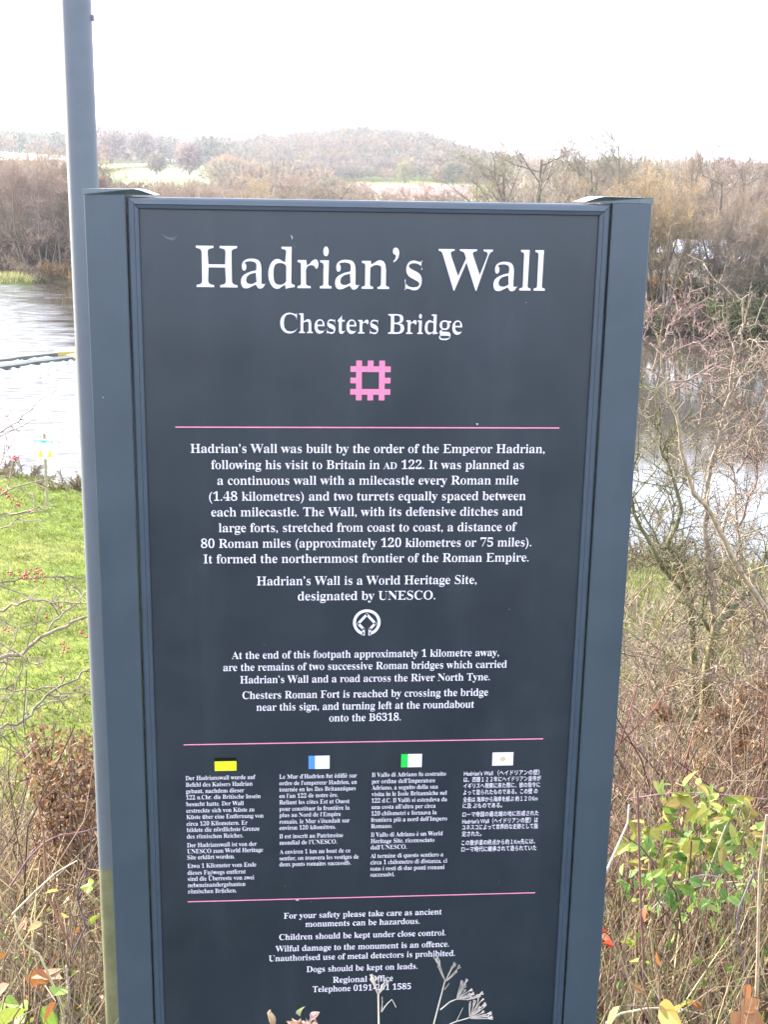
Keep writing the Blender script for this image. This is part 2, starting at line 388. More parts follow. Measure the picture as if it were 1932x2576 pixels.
def glyph(ch, thin, bold):
    key = (ch, thin, bold)
    if key in CACHE: return CACHE[key]
    acc = None; c = ch
    if c in BASE: c, acc = BASE[c]
    if not bold: g = c
    else: g = serif(c)
    H = 'H' if not bold else serif('H')
    adv = width(H+g+H)-width(H+H)
    if ch == ' ': CACHE[key] = (np.zeros((0, 2)), [], adv*.95); return CACHE[key]
    V, F = outline(g)
    E_ = {}
    for f in F:
        for i in range(len(f)):
            e_ = (f[i], f[(i+1) % len(f)]); E_[e_] = 1
    nrm = np.zeros_like(V)
    for (i, j) in list(E_):
        if (j, i) in E_: continue
        d = V[j]-V[i]; L = math.hypot(*d)+1e-9; n = np.array([d[1], -d[0]])/L
        nrm[i] += n; nrm[j] += n
    # orientation: outward for counter-clockwise faces
    ar = sum(V[f[0]][0]*(V[f[1]][1]-V[f[2]][1])+V[f[1]][0]*(V[f[2]][1]-V[f[0]][1])+V[f[2]][0]*(V[f[0]][1]-V[f[1]][1]) for f in F if len(f) >= 3)
    if ar < 0: nrm = -nrm
    L = np.linalg.norm(nrm, axis=1, keepdims=True)+1e-9; nrm = nrm/L
    k_ = .3 if ch in '’,.()-' else .45 if ch in 'WwVvy' else 1.0
    V = V + nrm*np.array([thin[0], thin[1]])*k_; adv += 2*thin[0]*k_*.8
    if ch in 'ᴀᴅ': V = V*.76; adv *= .76
    if ch == 'ß': V = V*.82; V[:, 1] += .05; adv *= .82
    if acc:
        cx = (V[:, 0].min()+V[:, 0].max())/2; y0 = V[:, 1].max()+.06; k = len(V)
        q = {'"': [[(-.15, 0), (-.04, 0), (-.04, .12), (-.15, .12)], [(.04, 0), (.15, 0), (.15, .12), (.04, .12)]],
             '/': [[(-.08, 0), (0, 0), (.14, .16), (.02, .16)]], '\\': [[(0, 0), (.08, 0), (-.02, .16), (-.14, .16)]],
             '^': [[(-.15, 0), (-.08, 0), (.03, .16), (-.03, .16)], [(.08, 0), (.15, 0), (.03, .16), (-.03, .16)]]}[acc]
        for poly in q:
            V = np.concatenate([V, np.array([(cx+x, y0+y) for x, y in poly])]); F = F+[(k, k+1, k+2, k+3)]; k += 4
    CACHE[key] = (V, F, adv); return CACHE[key]
CAPH = {}
def letter_line(x0, x1, zb, cap, text, thin, mat=None, label=None):
    bold = not text.startswith('~'); text = text.lstrip('~')
    if bold not in CAPH:
        V, _ = outline(serif('H') if bold else 'H'); CAPH[bold] = V[:, 1].max()
    V_, F_, x = [], [], 0.0; n = 0
    for ch in text:
        V, F, adv = glyph(ch, thin, bold)
        if len(V):
            V_.append(V+np.array([x, 0])); F_ += [tuple(i+n for i in f) for f in F]; n += len(V)
        x += adv
    V = np.concatenate(V_); sx = (x1-x0)/(V[:, 0].max()-V[:, 0].min()); sz = cap/(CAPH[bold]+2*thin[1])
    V = V-np.array([V[:, 0].min(), 0])
    P = np.stack([x0+V[:, 0]*sx, np.full(len(V), -.0003), SZ+zb+V[:, 1]*sz], 1)
    me = bpy.data.meshes.new('lettering'); me.from_pydata(P.tolist(), [], F_); me.materials.append(mat or WHITE); me.update()
    o = link('lettering', me, panel)
    if label: o['label'] = label
    return o
for i, (x0, x1, zb, cap, t) in enumerate(LINES):
    if i == 0: th = (-.030, .005)
    elif i == 1: th = (-.028, .007)
    elif t.startswith('~'): th = (.012, .012)
    elif cap < .0075: th = (-.019, .003)
    else: th = (-.018, .005)
    letter_line(x0, x1, zb, cap, t, th, label={0: 'large white title lettering', 1: 'white subtitle lettering'}.get(i))
bpy.data.objects.remove(_to)

def sheet(name, polys, mats, y=-.0003, label=None):
    """flat print: list of (polygon in x, z; material slot)"""
    b = MB()
    for k, (pl, mi) in enumerate(polys):
        b.add([(x, y-.0001*(mi > 0 and len(mats) > 1), SZ+z) for x, z in pl], [tuple(range(len(pl)))], mat=mi)
    o = b.build(name, mats, panel)
    if label: o['label'] = label
    return o
def rect(x0, z0, x1, z1): return [(x0, z0), (x1, z0), (x1, z1), (x0, z1)]
for z in (-.2854, -.7244, -.9644):
    sheet('rule_line', [(rect(-.2477, z-.0008, .2487, z+.0008), 0)], [PINKL])
# crenellated square emblem on a grid of 7 units
ex0, ez0, ex1, ez1 = -.0250, -.2500, .0264, -.1990; ux = (ex1-ex0)/7; uz = (ez1-ez0)/7
def G(x0, z0, x1, z1): return (rect(ex0+x0*ux, ez0+z0*uz, ex0+x1*ux, ez0+z1*uz), 0)
pl = [G(1, 1, 2, 6), G(5, 1, 6, 6), G(2, 1, 5, 2), G(2, 5, 5, 6)]
for k in (1, 3, 5): pl += [G(k, 0, k+1, 1), G(k, 6, k+1, 7), G(0, k, 1, k+1), G(6, k, 7, k+1)]
sheet('emblem', pl, [PINK], label='pink square emblem with three battlements on each side')
# ring with the open square inside
cx, cz, R = .0002, -.5508, .0185; pl = []
a0 = math.asin(.0042/R)
for k in range(40):
    u, v = -math.pi/2+a0+(2*math.pi-2*a0)*k/40, -math.pi/2+a0+(2*math.pi-2*a0)*(k+1)/40
    pl.append(([(cx+R*math.cos(u), cz+R*math.sin(u)), (cx+R*math.cos(v), cz+R*math.sin(v)), (cx+R*.79*math.cos(v), cz+R*.79*math.sin(v)), (cx+R*.79*math.cos(u), cz+R*.79*math.sin(u))], 0))
def bar(p, q, w):
    d = np.array(q)-np.array(p); n = np.array([-d[1], d[0]])/np.hypot(*d)*w/2; d = d/np.hypot(*d)*w*.35
    p = np.array(p)-d; q = np.array(q)+d
    return ([(cx+x, cz+y) for x, y in (p-n, q-n, q+n, p+n)], 0)
s_ = .0128
pl += [bar((0, .0112), (-s_*.9, -.0015), .0035), bar((0, .0112), (s_*.9, -.0015), .0035), bar((-s_*.9, -.0015), (-.0042, -.0095), .0035),
       bar((s_*.9, -.0015), (.0042, -.0095), .0035), bar((-.0042, -.0095), (-.0042, -.0172), .0035), bar((.0042, -.0095), (.0042, -.0172), .0035)]
sheet('emblem', pl, [WHITE], label='white ring emblem enclosing a square on its corner')
def flag(x0, z0, x1, z1, split, mats, label, disc=False):
    pl = []
    if split[0] == 'h': zs = z1-(z1-z0)*split[1]; pl = [(rect(x0, zs, x1, z1), 0), (rect(x0, z0, x1, zs), 1)]
    elif split[0] == 'v': xs = x0+(x1-x0)*split[1]; pl = [(rect(x0, z0, xs, z1), 0), (rect(xs, z0, x1, z1), 1)]
    else:
        c_ = ((x0+x1)/2, (z0+z1)/2); pl = [(rect(x0, z0, x1, z1), 0), ([(c_[0]+.0038*math.cos(t*math.pi/9), c_[1]+.0038*math.sin(t*math.pi/9)) for t in range(18)], 1)]
    sheet('flag', pl, mats, label=label)
def scuff(pts, w, col):
    P = np.array(pts, float); d = np.gradient(P, axis=0); n = np.stack([-d[:, 1], d[:, 0]], 1); n /= np.linalg.norm(n, axis=1, keepdims=True); k = len(P)
    ww = w*np.sin(np.linspace(.25, math.pi-.1, k))[:, None]; A_ = P+n*ww; B_ = P-n*ww
    b = MB(); b.add([(x, -.0004, SZ+z) for x, z in np.concatenate([A_, B_])], [(i, i+1, k+i+1, k+i) for i in range(k-1)]); b.build('scuff_mark', col, panel)
DUST = flat_mat('dust_smear', (.11, .12, .12), .9); DROP = flat_mat('dropping', (.42, .42, .40), .9)
scuff([(-.2575, -.0455), (-.2525, -.0495), (-.2450, -.0520), (-.2395, -.0490)], .0012, DUST); scuff([(-.2520, -.0490), (-.2460, -.0500), (-.2380, -.0462)], .0006, DUST)
scuff([(-.1005, -.0440), (-.0985, -.0475), (-.0990, -.0500)], .0007, DROP); scuff([(-.0975, -.0580), (-.0950, -.0575), (-.0965, -.0610)], .0007, DUST)
scuff([(.139, -.2795), (.1405, -.2810), (.1420, -.2800)], .0012, DROP); scuff([(-.1380, -.5810), (-.1350, -.5812)], .0006, DROP)
scuff([(.214, -.5900), (.2165, -.5950)], .0004, DUST); scuff([(.196, -.9430), (.1945, -.9510)], .0003, DROP); scuff([(-.112, -.9430), (-.1095, -.9445)], .0005, DROP); scuff([(.157, -1.031), (.163, -1.025)], .0004, DUST)
flag(-.2062, -.7641, -.1764, -.7448, ('h', .26), [BLACK, YELLOW], 'small faded flag, black strip over yellow')
flag(-.0776, -.7638, -.0486, -.7440, ('v', .31), [BLUE, WHITE], 'small faded flag, blue strip beside white')
flag(.0505, -.7638, .0795, -.7438, ('v', .33), [GREEN, WHITE], 'small faded flag, green strip beside white')
flag(.1782, -.7638, .2077, -.7438, ('d', 0), [WHITE, SUNDISC], 'small white flag with faded pale disc')

# ------------------------------------------------------------ grey pole behind the sign
def pole_mat():
    mt, nt, bs = new_mat('pole_paint')
    g = N(nt, 'ShaderNodeNewGeometry'); sp = N(nt, 'ShaderNodeSeparateXYZ'); nt.links.new(g.outputs['Position'], sp.inputs[0])
    n = noise(nt, 14, 4, g.outputs['Position']); ad = N(nt, 'ShaderNodeMath', operation='MULTIPLY_ADD'); ad.inputs[1].default_value = .25; 
    nt.links.new(n.outputs[0], ad.inputs[0]); nt.links.new(sp.outputs['Z'], ad.inputs[2])
    r = ramp(nt, ad.outputs[0], [(.445, (1, 1, 1)), (.462, (0, 0, 0))])     # old olive coat below, grey-blue above
    n2 = noise(nt, 30, 5, g.outputs['Position'], .6)
    olive = ramp(nt, n2.outputs[0], [(.3, (.090, .092, .042)), (.66, (.14, .135, .07)), (.72, (.03, .04, .06))])
    grey = ramp(nt, n2.outputs[0], [(.3, (.078, .090, .100)), (.7, (.088, .100, .112))])
    c = mixrgb(nt, r.outputs[0], grey.outputs[0], olive.outputs[0])
    nt.links.new(c, bs.inputs['Base Color']); bs.inputs['Roughness'].default_value = .5
    return mt
POLE = pole_mat()
pole = empty('steel_pole', (-.4415, .5856, -.40)); tag(pole, 'round grey steel pole rising out of the frame behind the sign, olive at its foot', 'pole')
b = MB(); k = 28
ring = [(  .0249*math.cos(2*math.pi*i/k), .0249*math.sin(2*math.pi*i/k)) for i in range(k)]
b.prism(ring, 0, 4.2, axis='z'); sh = b.build('shaft', POLE, pole)
for p in sh.data.polygons: p.use_smooth = len(p.vertices) == 4
b = MB(); b.box(.0225, -.005, 2.238, .0285, .005, 2.247)
b.build('clip', painted_metal('band_steel', (.05, .055, .075), .4, False), pole)
b = MB(); b.tubes([([(0, 0, 4.2), (0, 0, 4.22), (0, 0, 4.235)], [.0265, .025, .010], (1, 1, 1))], 24); b.build('pole_cap', POLE, pole)
# ------------------------------------------------------------ land and water
WZ = -7.0
_FP = {}
def fbm(x, y, f, seed=0, octv=4):
    key = (f, seed, octv)
    if key not in _FP:
        r = np.random.default_rng(seed); L = []; a = 1.0; g = f
        for _ in range(octv):
            for _ in range(3):
                t = r.uniform(0, 2*math.pi); p = r.uniform(0, 6.28); ff = g*r.uniform(.7, 1.4); L.append((a, math.cos(t)*ff, math.sin(t)*ff, p))
            g *= 2.1; a *= .5
        _FP[key] = np.array(L)
    x = np.asarray(x, float); y = np.asarray(y, float); K = _FP[key]
    if x.size < 64:
        A, c, s_, p = (K[:, i].reshape((-1,)+(1,)*x.ndim) for i in range(4))
        return (A*np.sin(x*c+y*s_+p+1.3*np.sin((x*s_-y*c)*.7+p*2))).sum(0)/4
    out_ = np.zeros_like(x)
    for A, c, s_, p in K: out_ += A*np.sin(x*c+y*s_+p+1.3*np.sin((x*s_-y*c)*.7+p*2))
    return out_/4
def yN(x): return np.interp(x, [-70, -8.6, 8.3, 12, 40], [62, 35.3, 26.2, 25.0, 20]) + .5*fbm(x, x*0, .6, 3)
def yF(x): return np.interp(x, [-120, -26, 22.5, 32, 80], [150, 116.5, 76, 73, 60]) + 1.2*fbm(x, x*0, .25, 4)
BT = [-180, -30, -12, -9, -6, -3, 0, 3.4, 6, 9, 12, 20, 40, 180]
DT = [140, 260, 400, 650, 1000, 1500, 3600]
AT = np.array([[-3.1]*14, [-1.45]*14, [-.55]*14,
      [.3, .6, .6, .6, .75, .4, .05, .2, .25, .2, 0, 0, 0, .3],
      [.8, 1.2, 1.2, 1.1, .95, 1.0, 1.5, 1.88, 1.62, .75, .6, .7, .7, .8],
      [.8, 1.2, 1.25, 1.2, 1.0, 1.0, 1.4, 1.7, 1.4, .8, .7, .9, .9, .8],
      [.5]*14])
def height(x, y):
    x = np.asarray(x, float); y = np.asarray(y, float)
    dx, dy = x-CAM[0], y-CAM[1]; d = np.hypot(dx, dy)+1e-6; be = np.degrees(np.arctan2(dx, dy))
    # near side: embankment, field, bank
    z = np.interp(y, [-9, -3, -1, .2, .55, 1.3, 3, 6, 10, 14, 24, 60], [-.05, 0, 0, -.03, -.22, -.48, -1.3, -3.1, -5.15, -6.0, -6.3, -6.4])
    z = z + .10*fbm(x, y, .9, 1)*np.clip((y-.2)/2, 0, 1)
    n, f = yN(x), yF(x)
    bank = np.clip((y-(n-1.6))/2.2, 0, 1); z = z*(1-bank)+(-8.2)*bank
    fb = np.clip((y-(f-1.0))/4.0, 0, 1); zf = -5.9+.3*fbm(x, y, .08, 2)
    z = np.where(y > f-1.0, -8.2*(1-fb)+zf*fb, z)
    # beyond the far bank: rise to the hills
    db = np.interp(be, BT, np.arange(len(BT))); di = np.interp(np.log(d), np.log(DT), np.arange(len(DT)))
    i = np.clip(db.astype(int), 0, len(BT)-2); j = np.clip(di.astype(int), 0, len(DT)-2); u = db-i; v = di-j
    v = v*v*(3-2*v)*.5+v*.5
    ang = (AT[j, i]*(1-u)+AT[j, i+1]*u)*(1-v)+(AT[j+1, i]*(1-u)+AT[j+1, i+1]*u)*v
    zh = CAM[2]+d*np.tan(np.radians(ang)) + .0012*d*fbm(x, y, .012, 7)
    w = np.clip((d-135)/60, 0, 1)*(y > 20)
    back = np.clip((d-60)/200, 0, 1)*(y <= 20)
    return np.where(y > 20, z*(1-w)+zh*w, z*(1-back)+(.0*z+.02*(d-60))*back)
def hz(x, y): return float(height(np.array([x]), np.array([y]))[0])

be = np.concatenate([np.arange(-180, -32, 6.), np.arange(-32, 40, .4), np.arange(40, 180, 6.)])
ds = [.25]
while ds[-1] < 3600: ds.append(ds[-1]*1.027+.02)
ds = np.array(ds)
BB, DD = np.meshgrid(np.radians(be), ds); GX = CAM[0]+DD*np.sin(BB); GY = CAM[1]+DD*np.cos(BB); GZ = height(GX, GY)
def land_colour(x, y, z):
    dx, dy = x-CAM[0], y-CAM[1]; d = np.hypot(dx, dy); be_ = np.degrees(np.arctan2(dx, dy))
    n1 = fbm(x, y, .9, 21); n2 = fbm(x, y, .18, 22)
    grass = np.array([.080, .116, .011]); yel = np.array([.15, .135, .04]); mud = np.array([.07, .055, .035]); litter = np.array([.045, .034, .022])  # litter is brown leaf ground, deepened to paint in shade between the stems
    def mix(a, b, t): return a*(1-t[..., None])+b*t[..., None]
    c = mix(np.broadcast_to(grass, x.shape+(3,)), yel, np.clip(.25+.55*n1+.4*n2, 0, .9))
    c = mix(c, litter, np.clip((7.5+1.2*n2-y)/2.5, 0, 1)*np.clip(y*2, 0, 1)); c = mix(c, mud, np.clip((WZ+.6-z)/.3, 0, 1))
    c = mix(c, np.array([.05, .048, .045]), np.clip((.2-y)/.3, 0, 1))      # unseen ground before the board, darkened so the panel reflects less
    far = np.clip((y-yF(x))/4, 0, 1); c = mix(c, np.array([.13, .10, .055]), far*np.clip(1.0-(d-330)/120, .0, 1))
    pale = np.array([.20, .27, .10])
    t = ((d > 420) & (d < 880) & (be_ > -9.6) & (be_ < -2.2)).astype(float); c = mix(c, pale, t)
    t = ((d > 300) & (d < 1000) & (be_ <= -9.6)).astype(float); c = mix(c, np.array([.42, .42, .30]), t)
    t = ((d > 430) & (d < 640) & (be_ > 1.5) & (be_ < 8)).astype(float); c = mix(c, np.array([.20, .12, .105]), t)
    t = ((d > 330) & (d <= 430) & (be_ > 1.5) & (be_ < 9)).astype(float); c = mix(c, np.array([.34, .30, .17]), t)
    t = ((d > 900)).astype(float); c = mix(c, np.array([.10, .09, .06]), t*(be_ > -9.6))
    return c
LC = land_colour(GX, GY, GZ)
def ground_mat():
    mt, nt, bs = new_mat('earth_and_grass')
    c = N(nt, 'ShaderNodeVertexColor', layer_name='Col'); g = N(nt, 'ShaderNodeNewGeometry')
    n1 = noise(nt, 3.2, 6, g.outputs['Position'], .65); r1 = ramp(nt, n1.outputs[0], [(.32, (.55, .6, .5)), (.5, (1, 1, 1)), (.68, (1.45, 1.3, 1.1))])
    n2 = noise(nt, 25, 4, g.outputs['Position'], .6); r2 = ramp(nt, n2.outputs[0], [(.3, (.7,)*3), (.7, (1.25,)*3)])
    col = mixrgb(nt, 1.0, mixrgb(nt, 1.0, c.outputs[0], r1.outputs[0], 'MULTIPLY'), r2.outputs[0], 'MULTIPLY')
    nt.links.new(col, bs.inputs['Base Color']); bs.inputs['Roughness'].default_value = .95; bs.inputs['Specular IOR Level'].default_value = .1
    bump(nt, n1.outputs[0], .6, .12, bs); return mt
GROUND = ground_mat()
nb, nd = len(be), len(ds); idx = np.arange(nb*nd).reshape(nd, nb)
q = np.stack([idx[:-1, :], np.roll(idx, -1, 1)[:-1, :], np.roll(idx, -1, 1)[1:, :], idx[1:, :]], -1)
P = np.stack([GX, GY, GZ], -1).reshape(-1, 3); LCf = LC.reshape(-1, 3)
cy = GY[:-1, :]; cd = DD[:-1, :]
half = (yN(GX[:-1, :])+yF(GX[:-1, :]))/2
near = (cy < half) & (cd < 190); hills = cd >= 300; mid = ~near & ~hills
for name, msk in (('ground', near), ('far_meadow', mid), ('hills', hills)):
    F = q[msk]; u, inv_ = np.unique(F, return_inverse=True)
    b = MB(); b.add(P[u], inv_.reshape(-1, 4)[:, ::-1], LCf[u]); o = b.build(name, GROUND, smooth=True); tag(o, kind='structure')
b = MB(); k = 24
b.add([(CAM[0], CAM[1], hz(CAM[0], CAM[1]))]+[tuple(P[i]) for i in range(nb)], [(0, 1+(i+1) % nb, 1+i) for i in range(nb)], LCf[0])
tag(b.build('footpath_ground', GROUND), kind='structure')

def water_mat():
    mt, nt, bs = new_mat('river_water')
    g = N(nt, 'ShaderNodeNewGeometry'); sp = N(nt, 'ShaderNodeSeparateXYZ'); nt.links.new(g.outputs['Position'], sp.inputs[0])
    mp = N(nt, 'ShaderNodeMapping'); mp.inputs['Scale'].default_value = (.35, 1.0, 1); mp.inputs['Rotation'].default_value = (0, 0, math.radians(24))
    nt.links.new(g.outputs['Position'], mp.inputs[0])
    fine = noise(nt, 2.6, 6, mp.outputs[0], .62); big = noise(nt, .55, 4, mp.outputs[0], .55)
    # how broken the water is: white and rough on the left below the weir, smooth upstream and to the right
    a = N(nt, 'ShaderNodeMath', operation='MULTIPLY_ADD'); a.inputs[1].default_value = -.965*.11; a.inputs[2].default_value = (-16*.965+82*.26)*.11+.62
    nt.links.new(sp.outputs['X'], a.inputs[0])
    a2 = N(nt, 'ShaderNodeMath', operation='MULTIPLY_ADD'); a2.inputs[1].default_value = -.26*.11; nt.links.new(sp.outputs['Y'], a2.inputs[0]); nt.links.new(a.outputs[0], a2.inputs[2])
    a3 = N(nt, 'ShaderNodeMath', operation='SUBTRACT'); a3.inputs[1].default_value = .5; nt.links.new(big.outputs[0], a3.inputs[0])
    a4 = N(nt, 'ShaderNodeMath', operation='MULTIPLY_ADD'); a4.inputs[1].default_value = 1.3; nt.links.new(a3.outputs[0], a4.inputs[0]); nt.links.new(a2.outputs[0], a4.inputs[2])
    rough = ramp(nt, a4.outputs[0], [(.35, (0, 0, 0)), (.75, (1, 1, 1))])
    foam_n = ramp(nt, fine.outputs[0], [(.42, (0, 0, 0)), (.60, (1, 1, 1))])
    foam = N(nt, 'ShaderNodeMath', operation='MULTIPLY'); nt.links.new(rough.outputs[0], foam.inputs[0]); nt.links.new(foam_n.outputs[0], foam.inputs[1])
    foam2 = N(nt, 'ShaderNodeMath', operation='MULTIPLY'); foam2.inputs[1].default_value = .4; nt.links.new(foam.outputs[0], foam2.inputs[0])
    c = mixrgb(nt, foam2.outputs[0], (.035, .030, .022), (.62, .64, .68)); nt.links.new(c, bs.inputs['Base Color'])
    rr = N(nt, 'ShaderNodeMath', operation='MULTIPLY_ADD'); rr.inputs[1].default_value = .35; rr.inputs[2].default_value = .035
    nt.links.new(foam2.outputs[0], rr.inputs[0]); nt.links.new(rr.outputs[0], bs.inputs['Roughness'])
    bs.inputs['IOR'].default_value = 1.33; bs.inputs['Specular IOR Level'].default_value = .6
    st = N(nt, 'ShaderNodeMath', operation='MULTIPLY_ADD'); st.inputs[1].default_value = 1.0; st.inputs[2].default_value = .018
    nt.links.new(rough.outputs[0], st.inputs[0])
    b_ = N(nt, 'ShaderNodeBump'); b_.inputs['Distance'].default_value = .10; nt.links.new(st.outputs[0], b_.inputs['Strength'])
    nt.links.new(fine.outputs[0], b_.inputs['Height']); nt.links.new(b_.outputs[0], bs.inputs['Normal'])
    return mt
xs = np.linspace(-160, 120, 90); b = MB(); V = []
for x in xs: V += [(x, float(yN(np.array([x]))[0])-3, WZ), (x, float(yF(np.array([x]))[0])+3.2, WZ)]
b.add(V, [(2*i, 2*i+2, 2*i+3, 2*i+1) for i in range(len(xs)-1)]); tag(b.build('river', water_mat()), kind='structure')

# ------------------------------------------------------------ weir wall in the river
STONE = flat_mat('wet_concrete', (.055, .06, .045), .7); CREST = flat_mat('yellow_stained_boards', (.30, .24, .07), .6); FOAM = flat_mat('white_water', (.8, .82, .85), .9)
weir = empty('weir', (0, 0, 0)); tag(weir, 'low dark double weir wall crossing the white water left of the pole', 'weir')
def water_pt(px, py):
    v = AF + (px-966)/FPX*AR - (py-1288)/FPX*AU; t = (WZ+.05-CAM[2])/v[2]; return np.array(CAM)+t*v
def wall(p, q_, w, h0, h1, mat, name, wob=0):
    p, q_ = np.array(p), np.array(q_); n = 16; d = (q_-p)[:2]; d /= np.linalg.norm(d); s = np.array([-d[1], d[0]])*w/2
    b = MB(); V = []
    for i in range(n+1):
        c = p+(q_-p)*i/n; k_ = wob*math.sin(i*2.3)*math.sin(i*.9)
        V += [(c[0]-s[0], c[1]-s[1], WZ-.5), (c[0]+s[0], c[1]+s[1], WZ-.5), (c[0]+s[0], c[1]+s[1], WZ+h1+k_), (c[0]-s[0], c[1]-s[1], WZ+h0+k_)]
    b.add(V, [(4*i+j, 4*i+(j+1) % 4, 4*i+4+(j+1) % 4, 4*i+4+j) for i in range(n) for j in range(4)])
    b.add(V[:4], [(0, 1, 2, 3)]); b.add(V[-4:], [(3, 2, 1, 0)])
    return b.build(name, mat, weir)
A1, A2 = water_pt(-420, 958), water_pt(140, 892); B1, B2 = water_pt(-420, 984), water_pt(176, 902)
wall(A1, A2, .30, .16, .18, STONE, 'upper_wall', .02); wall(B1, B2, .34, .14, .20, STONE, 'lower_wall', .02)
C1 = water_pt(141, 890); C2 = water_pt(196, 888); C3 = water_pt(176, 902); C4 = water_pt(215, 893)
wall(C1, C2, .9, .20, .30, CREST, 'crest_board'); wall(C3, C4, .5, .12, .22, CREST, 'crest_board')
b = MB()
for i in range(260):
    t = random.random(); p_ = A1+(A2-A1)*t if i % 2 else B1+(B2-B1)*t
    off = random.gauss(.9 if i % 2 else -.9, .35) if i % 3 else random.gauss(.4, .3)
    x, y = p_[0]-off*.2, p_[1]-off*.9; r = random.uniform(.08, .28); h = random.uniform(.02, .07)
    V = [(x, y, WZ+h)]+[(x+r*1.8*math.cos(a)*random.uniform(.6, 1.2), y+r*math.sin(a)*random.uniform(.6, 1.2), WZ-.01) for a in [k*math.pi/3 for k in range(6)]]
    b.add(V, [(0, 1+k, 1+(k+1) % 6) for k in range(6)])
tag(b.build('foam', FOAM, weir), kind='stuff')

# ------------------------------------------------------------ small warning sign on the river bank
wp = at(116.5, 1232, 29.7); wz = hz(wp[0], wp[1])
ws = empty('warning_sign', (wp[0], wp[1], wz), math.radians(-8)); tag(ws, 'small white warning board with green header and yellow triangles on a riverside post', 'warning sign')
hgt = wp[2]-wz+1.55
def lift(z): return wp[2]-wz+z
b = MB(); b.tubes([([(0, 0, -.3), (0, 0, lift(.5)), (.01, 0, lift(1.45))], [.042, .040, .038], (1, 1, 1))], 8); b.build('post', flat_mat('weathered_timber', (.26, .23, .13), .8), ws)
b = MB(); b.box(-.34, -.065, lift(.80), .34, -.045, lift(1.30)); bd = b.build('board', flat_mat('white_board', (.75, .76, .75)), ws)
b = MB(); b.box(-.24, -.069, lift(1.22), -.225, -.0655, lift(1.285)); b.box(.225, -.069, lift(1.22), .24, -.0655, lift(1.285))
b.box(-.16, -.069, lift(1.265), .14, -.0655, lift(1.275)); b.box(-.06, -.069, lift(1.225), .07, -.0655, lift(1.262)); b.build('header_print', flat_mat('teal_print', (.05, .38, .30)), bd)
b = MB(); b.box(-.25, -.067, lift(1.215), .25, -.0652, lift(1.29)); b.build('header_strip', flat_mat('pale_teal_strip', (.42, .66, .60)), bd)
for x in (-.08, .155):
    b = MB(); b.prism([(x-.065, lift(.86)), (x+.065, lift(.86)), (x, lift(1.07))], -.069, -.0655); b.build('warning_triangle', flat_mat('warning_yellow', (.62, .66, .03)), bd)
    b = MB()
    for k in range(4): b.box(x-.165+k*.028, -.069, lift(.93), x-.148+k*.028, -.0655, lift(.95))
    b.build('red_print', RED, bd)
# ------------------------------------------------------------ pale static caravans beyond the river
def caravan(bear, dist, z, L, rz, wallc, label):
    p = polar(bear, dist); r = empty('static_caravan', (p[0], p[1], z), rz); tag(r, label, 'caravan', 'pale static caravans beyond the river trees')
    h, w = 2.5, 3.2
    b = MB(); b.box(-L/2, -w/2, .45, L/2, w/2, h); b.build('body', flat_mat('caravan_wall', wallc), r)
    b = MB(); b.prism([(-w/2-.15, h), (w/2+.15, h), (w/2+.15, h+.12), (0, h+.55), (-w/2-.15, h+.12)], -L/2-.1, L/2+.1, axis='x'); b.build('roof', flat_mat('caravan_roof', (.5, .52, .54), .4), r)
    b = MB(); b.box(-L/2+.1, -w/2+.1, -.1, L/2-.1, w/2-.1, .45); b.build('skirt', flat_mat('dark_skirt', (.12, .12, .11)), r)
    for k in range(4):
        x = -L/2+L*(k+.5)/4
        b = MB(); b.box(x-.6, -w/2-.05, 1.25, x+.6, -w/2-.004, 2.1); f = b.build('window', flat_mat('window_frame', (.6, .6, .58)), r)
        b = MB(); b.box(x-.53, -w/2-.07, 1.31, x+.53, -w/2-.052, 2.04); b.build('pane', flat_mat('dark_glass', (.03, .035, .04), .1), f)
caravan(16.9, 104, -5.6, 9.5, math.radians(-12), (.62, .60, .50), 'cream caravan glimpsed through twigs just right of the big sign')
caravan(19.3, 118, -5.5, 9.5, math.radians(-5), (.70, .70, .68), 'white caravan at the middle of the row beyond the river')
caravan(20.9, 103, -5.9, 9.0, math.radians(-16), (.66, .68, .66), 'nearest white caravan, close to the right picture edge')
caravan(22.6, 121, -5.4, 9.5, math.radians(4), (.68, .66, .62), 'farthest right white caravan behind the bare trees')
# ------------------------------------------------------------ vegetation
def unit(v): return v/(np.linalg.norm(v)+1e-9)
def rvec(): return np.array([random.gauss(0, 1) for _ in range(3)])
def wander(p, d, L, n, jit, up=0.0):
    pts = [np.array(p, float)]; d = unit(np.array(d, float)); s = L/(n-1)
    for _ in range(n-1):
        d = unit(d+rvec()*jit+np.array([0, 0, up])); pts.append(pts[-1]+d*s)
    return np.array(pts), d
def grow(out, tips, p, d, L, r, lvl, spec):
    n = spec['n'][lvl]; pts, dd = wander(p, d, L, n, spec['jit'][lvl], spec['up'][lvl])
    last = lvl == len(spec['kids'])
    rad = np.linspace(r, r*(.25 if last or lvl else spec.get('top', .35)), n)
    c = np.array(spec['col'][min(lvl, len(spec['col'])-1)])*random.uniform(.8, 1.2)
    out.append((pts, rad, c, lvl))
    if last: tips.append((pts, L)); return
    k = spec['kids'][lvl]
    for i in range(k):
        t = spec['from'][lvl]+(1-spec['from'][lvl])*(i+random.random())/k
        f = t*(n-1); a = int(min(f, n-2)); q = pts[a]+(pts[a+1]-pts[a])*(f-a); ax = unit(pts[a+1]-pts[a])
        s = unit(np.cross(ax, rvec())); an = math.radians(random.gauss(spec['ang'][lvl], 9))
        nd = ax*math.cos(an)+s*math.sin(an)
        grow(out, tips, q, nd, L*spec['ratio'][lvl]*random.uniform(.65, 1.15)*(1.15-.45*t), max(rad[a]*.62, .004)*random.uniform(.6, .9), lvl+1, spec)
